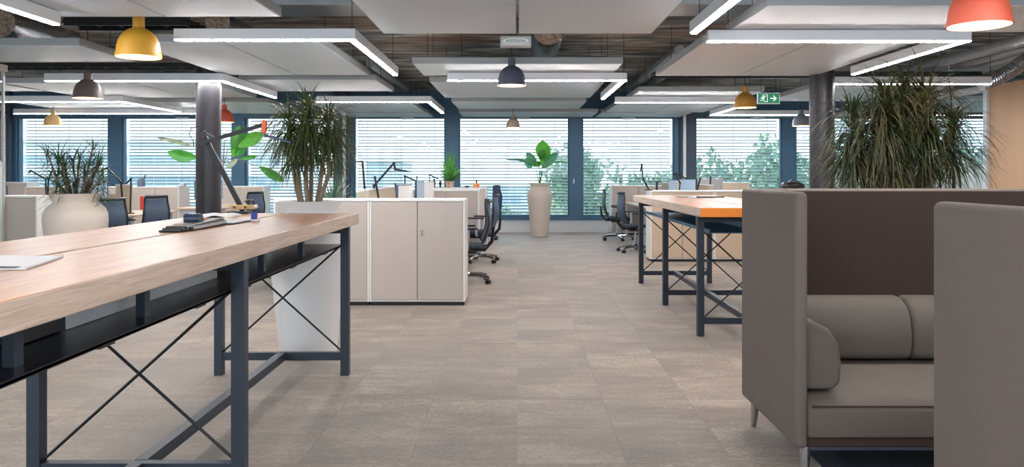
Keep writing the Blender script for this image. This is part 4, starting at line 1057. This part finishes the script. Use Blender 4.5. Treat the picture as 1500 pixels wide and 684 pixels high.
L2([(950, 278), (942, 262), (940, 241), (938, 252)], 11.75, 'thin lamp with crooked arm above the aisle end maple cabinet', 1.07, .018, False)
L2([(962, 290), (962, 266)], 12.3, 'dark stub behind the aisle end maple cabinet', .73, .03, False)
L2([(995, 282), (996, 268), (988, 254), (1016, 266)], 12.6, 'folding lamp stretched level behind the maple cabinets', .73, .018, True, .05)
L2([(1018, 290), (1026, 260)], 12.3, 'lamp arm leaning right behind the maple cabinets', .73, .02, False)
L2([(1039, 290), (1041, 258)], 12.4, 'upright lamp arm nearest the sofa behind the maple cabinets', .73, .02, False)
L2([(191, 310), (192, 262), (185, 269)], 11.4, 'dark pole lamp on the left bay desk', .73, .016, True, .06)
L2([(180, 300), (177, 266), (157, 246), (144, 252)], 11.9, 'lamp arm reaching left above the blue monitor', .73, .018, True, .12)
L2([(68, 290), (67, 262), (45, 250), (43, 253)], 10.2, 'spidery lamp arm left of the yucca', .73, .014, True, .02)
L2([(70, 290), (71, 262), (78, 246)], 10.4, 'short lamp arm crossing the spidery one left of the yucca', .73, .014, False)
y = 15.05; p = at(207, y, py=273)
r = root('watering_can', (p.x, y, 1.07), 'small dark watering can on the long cabinet left of the column', 'watering can')
link('can_body', B().lathe([(0, 0), (.07, 0), (.075, .1), (.05, .15), (.02, .16)], (p.x, y, 1.07), 18), 'back_blue', r, smooth=True); link('spout', B().tube([(p.x+.03, y, 1.14), (p.x+.08, y, 1.30)], [.02, .014], 8), 'back_blue', r, smooth=True)
p = at(268, y, py=268); tag(link('small_box', B().box(p.x-.05, p.x+.05, y-.05, y+.05, 1.07, 1.14), 'plastic_grey', origin=(p.x, y, 1.07), bevel=.005), 'small grey box on the long cabinet beside the left column', 'box')
p = at(255, y, py=268); tag(link('paper_stack', B().box(p.x-.1, p.x+.08, y-.08, y+.08, 1.07, 1.085), 'paper', origin=(p.x, y, 1.07)), 'white papers on the long cabinet left of the grey box', 'paper')

# ------------------------------------------------------------------ outdoors
struct('trim_30', B().box(-260, 260, YW+1.5, 420, -9.6, -9.0), 'grass')
def building(x0, x1, y0, z1, label, wall, bands, pitch, depth=14):
    r = root('building', ((x0+x1)/2, y0+depth/2, -9), label, 'building', 'buildings across the street')
    link('wall', B().box(x0, x1, y0+.4, y0+depth, -9, z1), wall, r)
    proto = {}
    for a, c in bands:
        n = int((x1-x0-1)/pitch); key = round(c-a, 2)
        for i in range(n):
            if key not in proto:
                proto[key] = link('window', B().box(x0+.6, x0+.6+pitch-.22, y0+.32, y0+.41, 0, c-a), 'building_pane', r); o = proto[key]
            else: o = proto[key].copy(); COL.objects.link(o); o.parent = r
            o.location = (i*pitch, 0, a)
        link('parapet', B().box(x0-.2, x1+.2, y0-.3, y0+.4, a-1.4, a-.1), wall, r)
    link('roof', B().box(x0-.3, x1+.3, y0-.2, y0+depth+.3, z1, z1+.35), 'building_white', r)
building(-66, -27, 90, 5.0, 'long white office block with blue window bands across the street', 'building_white', [(2.4, 3.5), (-.6, 1.6), (-4.6, -2.6)], 1.5)
building(-17.5, -14, 88, 2.6, 'narrow pale blue tower behind the desk lamps', 'building_blue', [(-.2, 1.2), (-3.8, -1.8)], 1.6)
building(-13, 3, 140, -1.0, 'low pale blue block far beyond the trees', 'building_blue', [(-4.2, -2.6)], 2.2)
def tree_mesh(seed):
    rg = random.Random(seed); b = B(); blobs = [(rg.uniform(-2.2, 2.2), rg.uniform(-2.2, 2.2), rg.uniform(-1.6, 1.8), rg.uniform(1.1, 1.9)) for _ in range(9)]
    for cx, cy, cz, R_ in blobs:
        for _ in range(230):
            d = Vector((rg.gauss(0, 1), rg.gauss(0, 1), rg.gauss(0, 1))).normalized(); p = Vector((cx, cy, cz))+d*R_*rg.uniform(.75, 1.05)
            u = Vector((rg.gauss(0, 1), rg.gauss(0, 1), rg.gauss(0, 1))).normalized(); v = d.cross(u).normalized(); s_ = rg.uniform(.14, .3)
            b.add([p-u*s_, p+v*s_*.6, p+u*s_, p-v*s_*.6], [(0, 1, 2, 3)])
    return b
pro = []
for sd in (1, 2, 3):
    r = root('tree', (0, 0, 0), 'tree', 'tree', 'trees beyond the windows')
    o = link('foliage', tree_mesh(sd), 'tree_green', r); o['kind'] = 'stuff'
    link('trunk', B().tube([(0, 0, -8), (.1, 0, -4), (0, 0, 0)], [.28, .22, .12], 8), 'trunk', r); pro.append(r)
spots = [(885, 256, 40, 'broad green tree outside right of the mullion beside the vase'), (985, 262, 52, 'bluish tree outside at the second pier'),
         (1090, 252, 42, 'broad tree outside right of the second pier'), (1190, 258, 50, 'tree outside beside the right column'),
         (1290, 252, 42, 'tree outside behind the middle of the big drooping plant'), (1400, 250, 50, 'tree outside seen through the frosted screen'),
         (690, 306, 56, 'low tree outside left of the tall vase'), (800, 308, 62, 'low tree outside right of the tall vase'), (575, 302, 60, 'low tree outside behind the bent lamp arm'),
         (470, 304, 66, 'low tree outside behind the drooping plant'), (930, 300, 60, 'low far tree outside below the right office chairs')]
for i, (px, py, Y, lab) in enumerate(spots):
    p = at(px, Y, py=py); z = p.z-1.6; k3 = i % 3
    if i < 3: o = pro[i]; o.location = (p.x, Y, z); o.rotation_euler = (0, 0, i); o['label'] = lab
    else: o = copy_tree(pro[k3], (p.x, Y, z), i*1.3, lab)
    s_ = (z+9)/8; 
    o.scale = (.95, .95, s_)
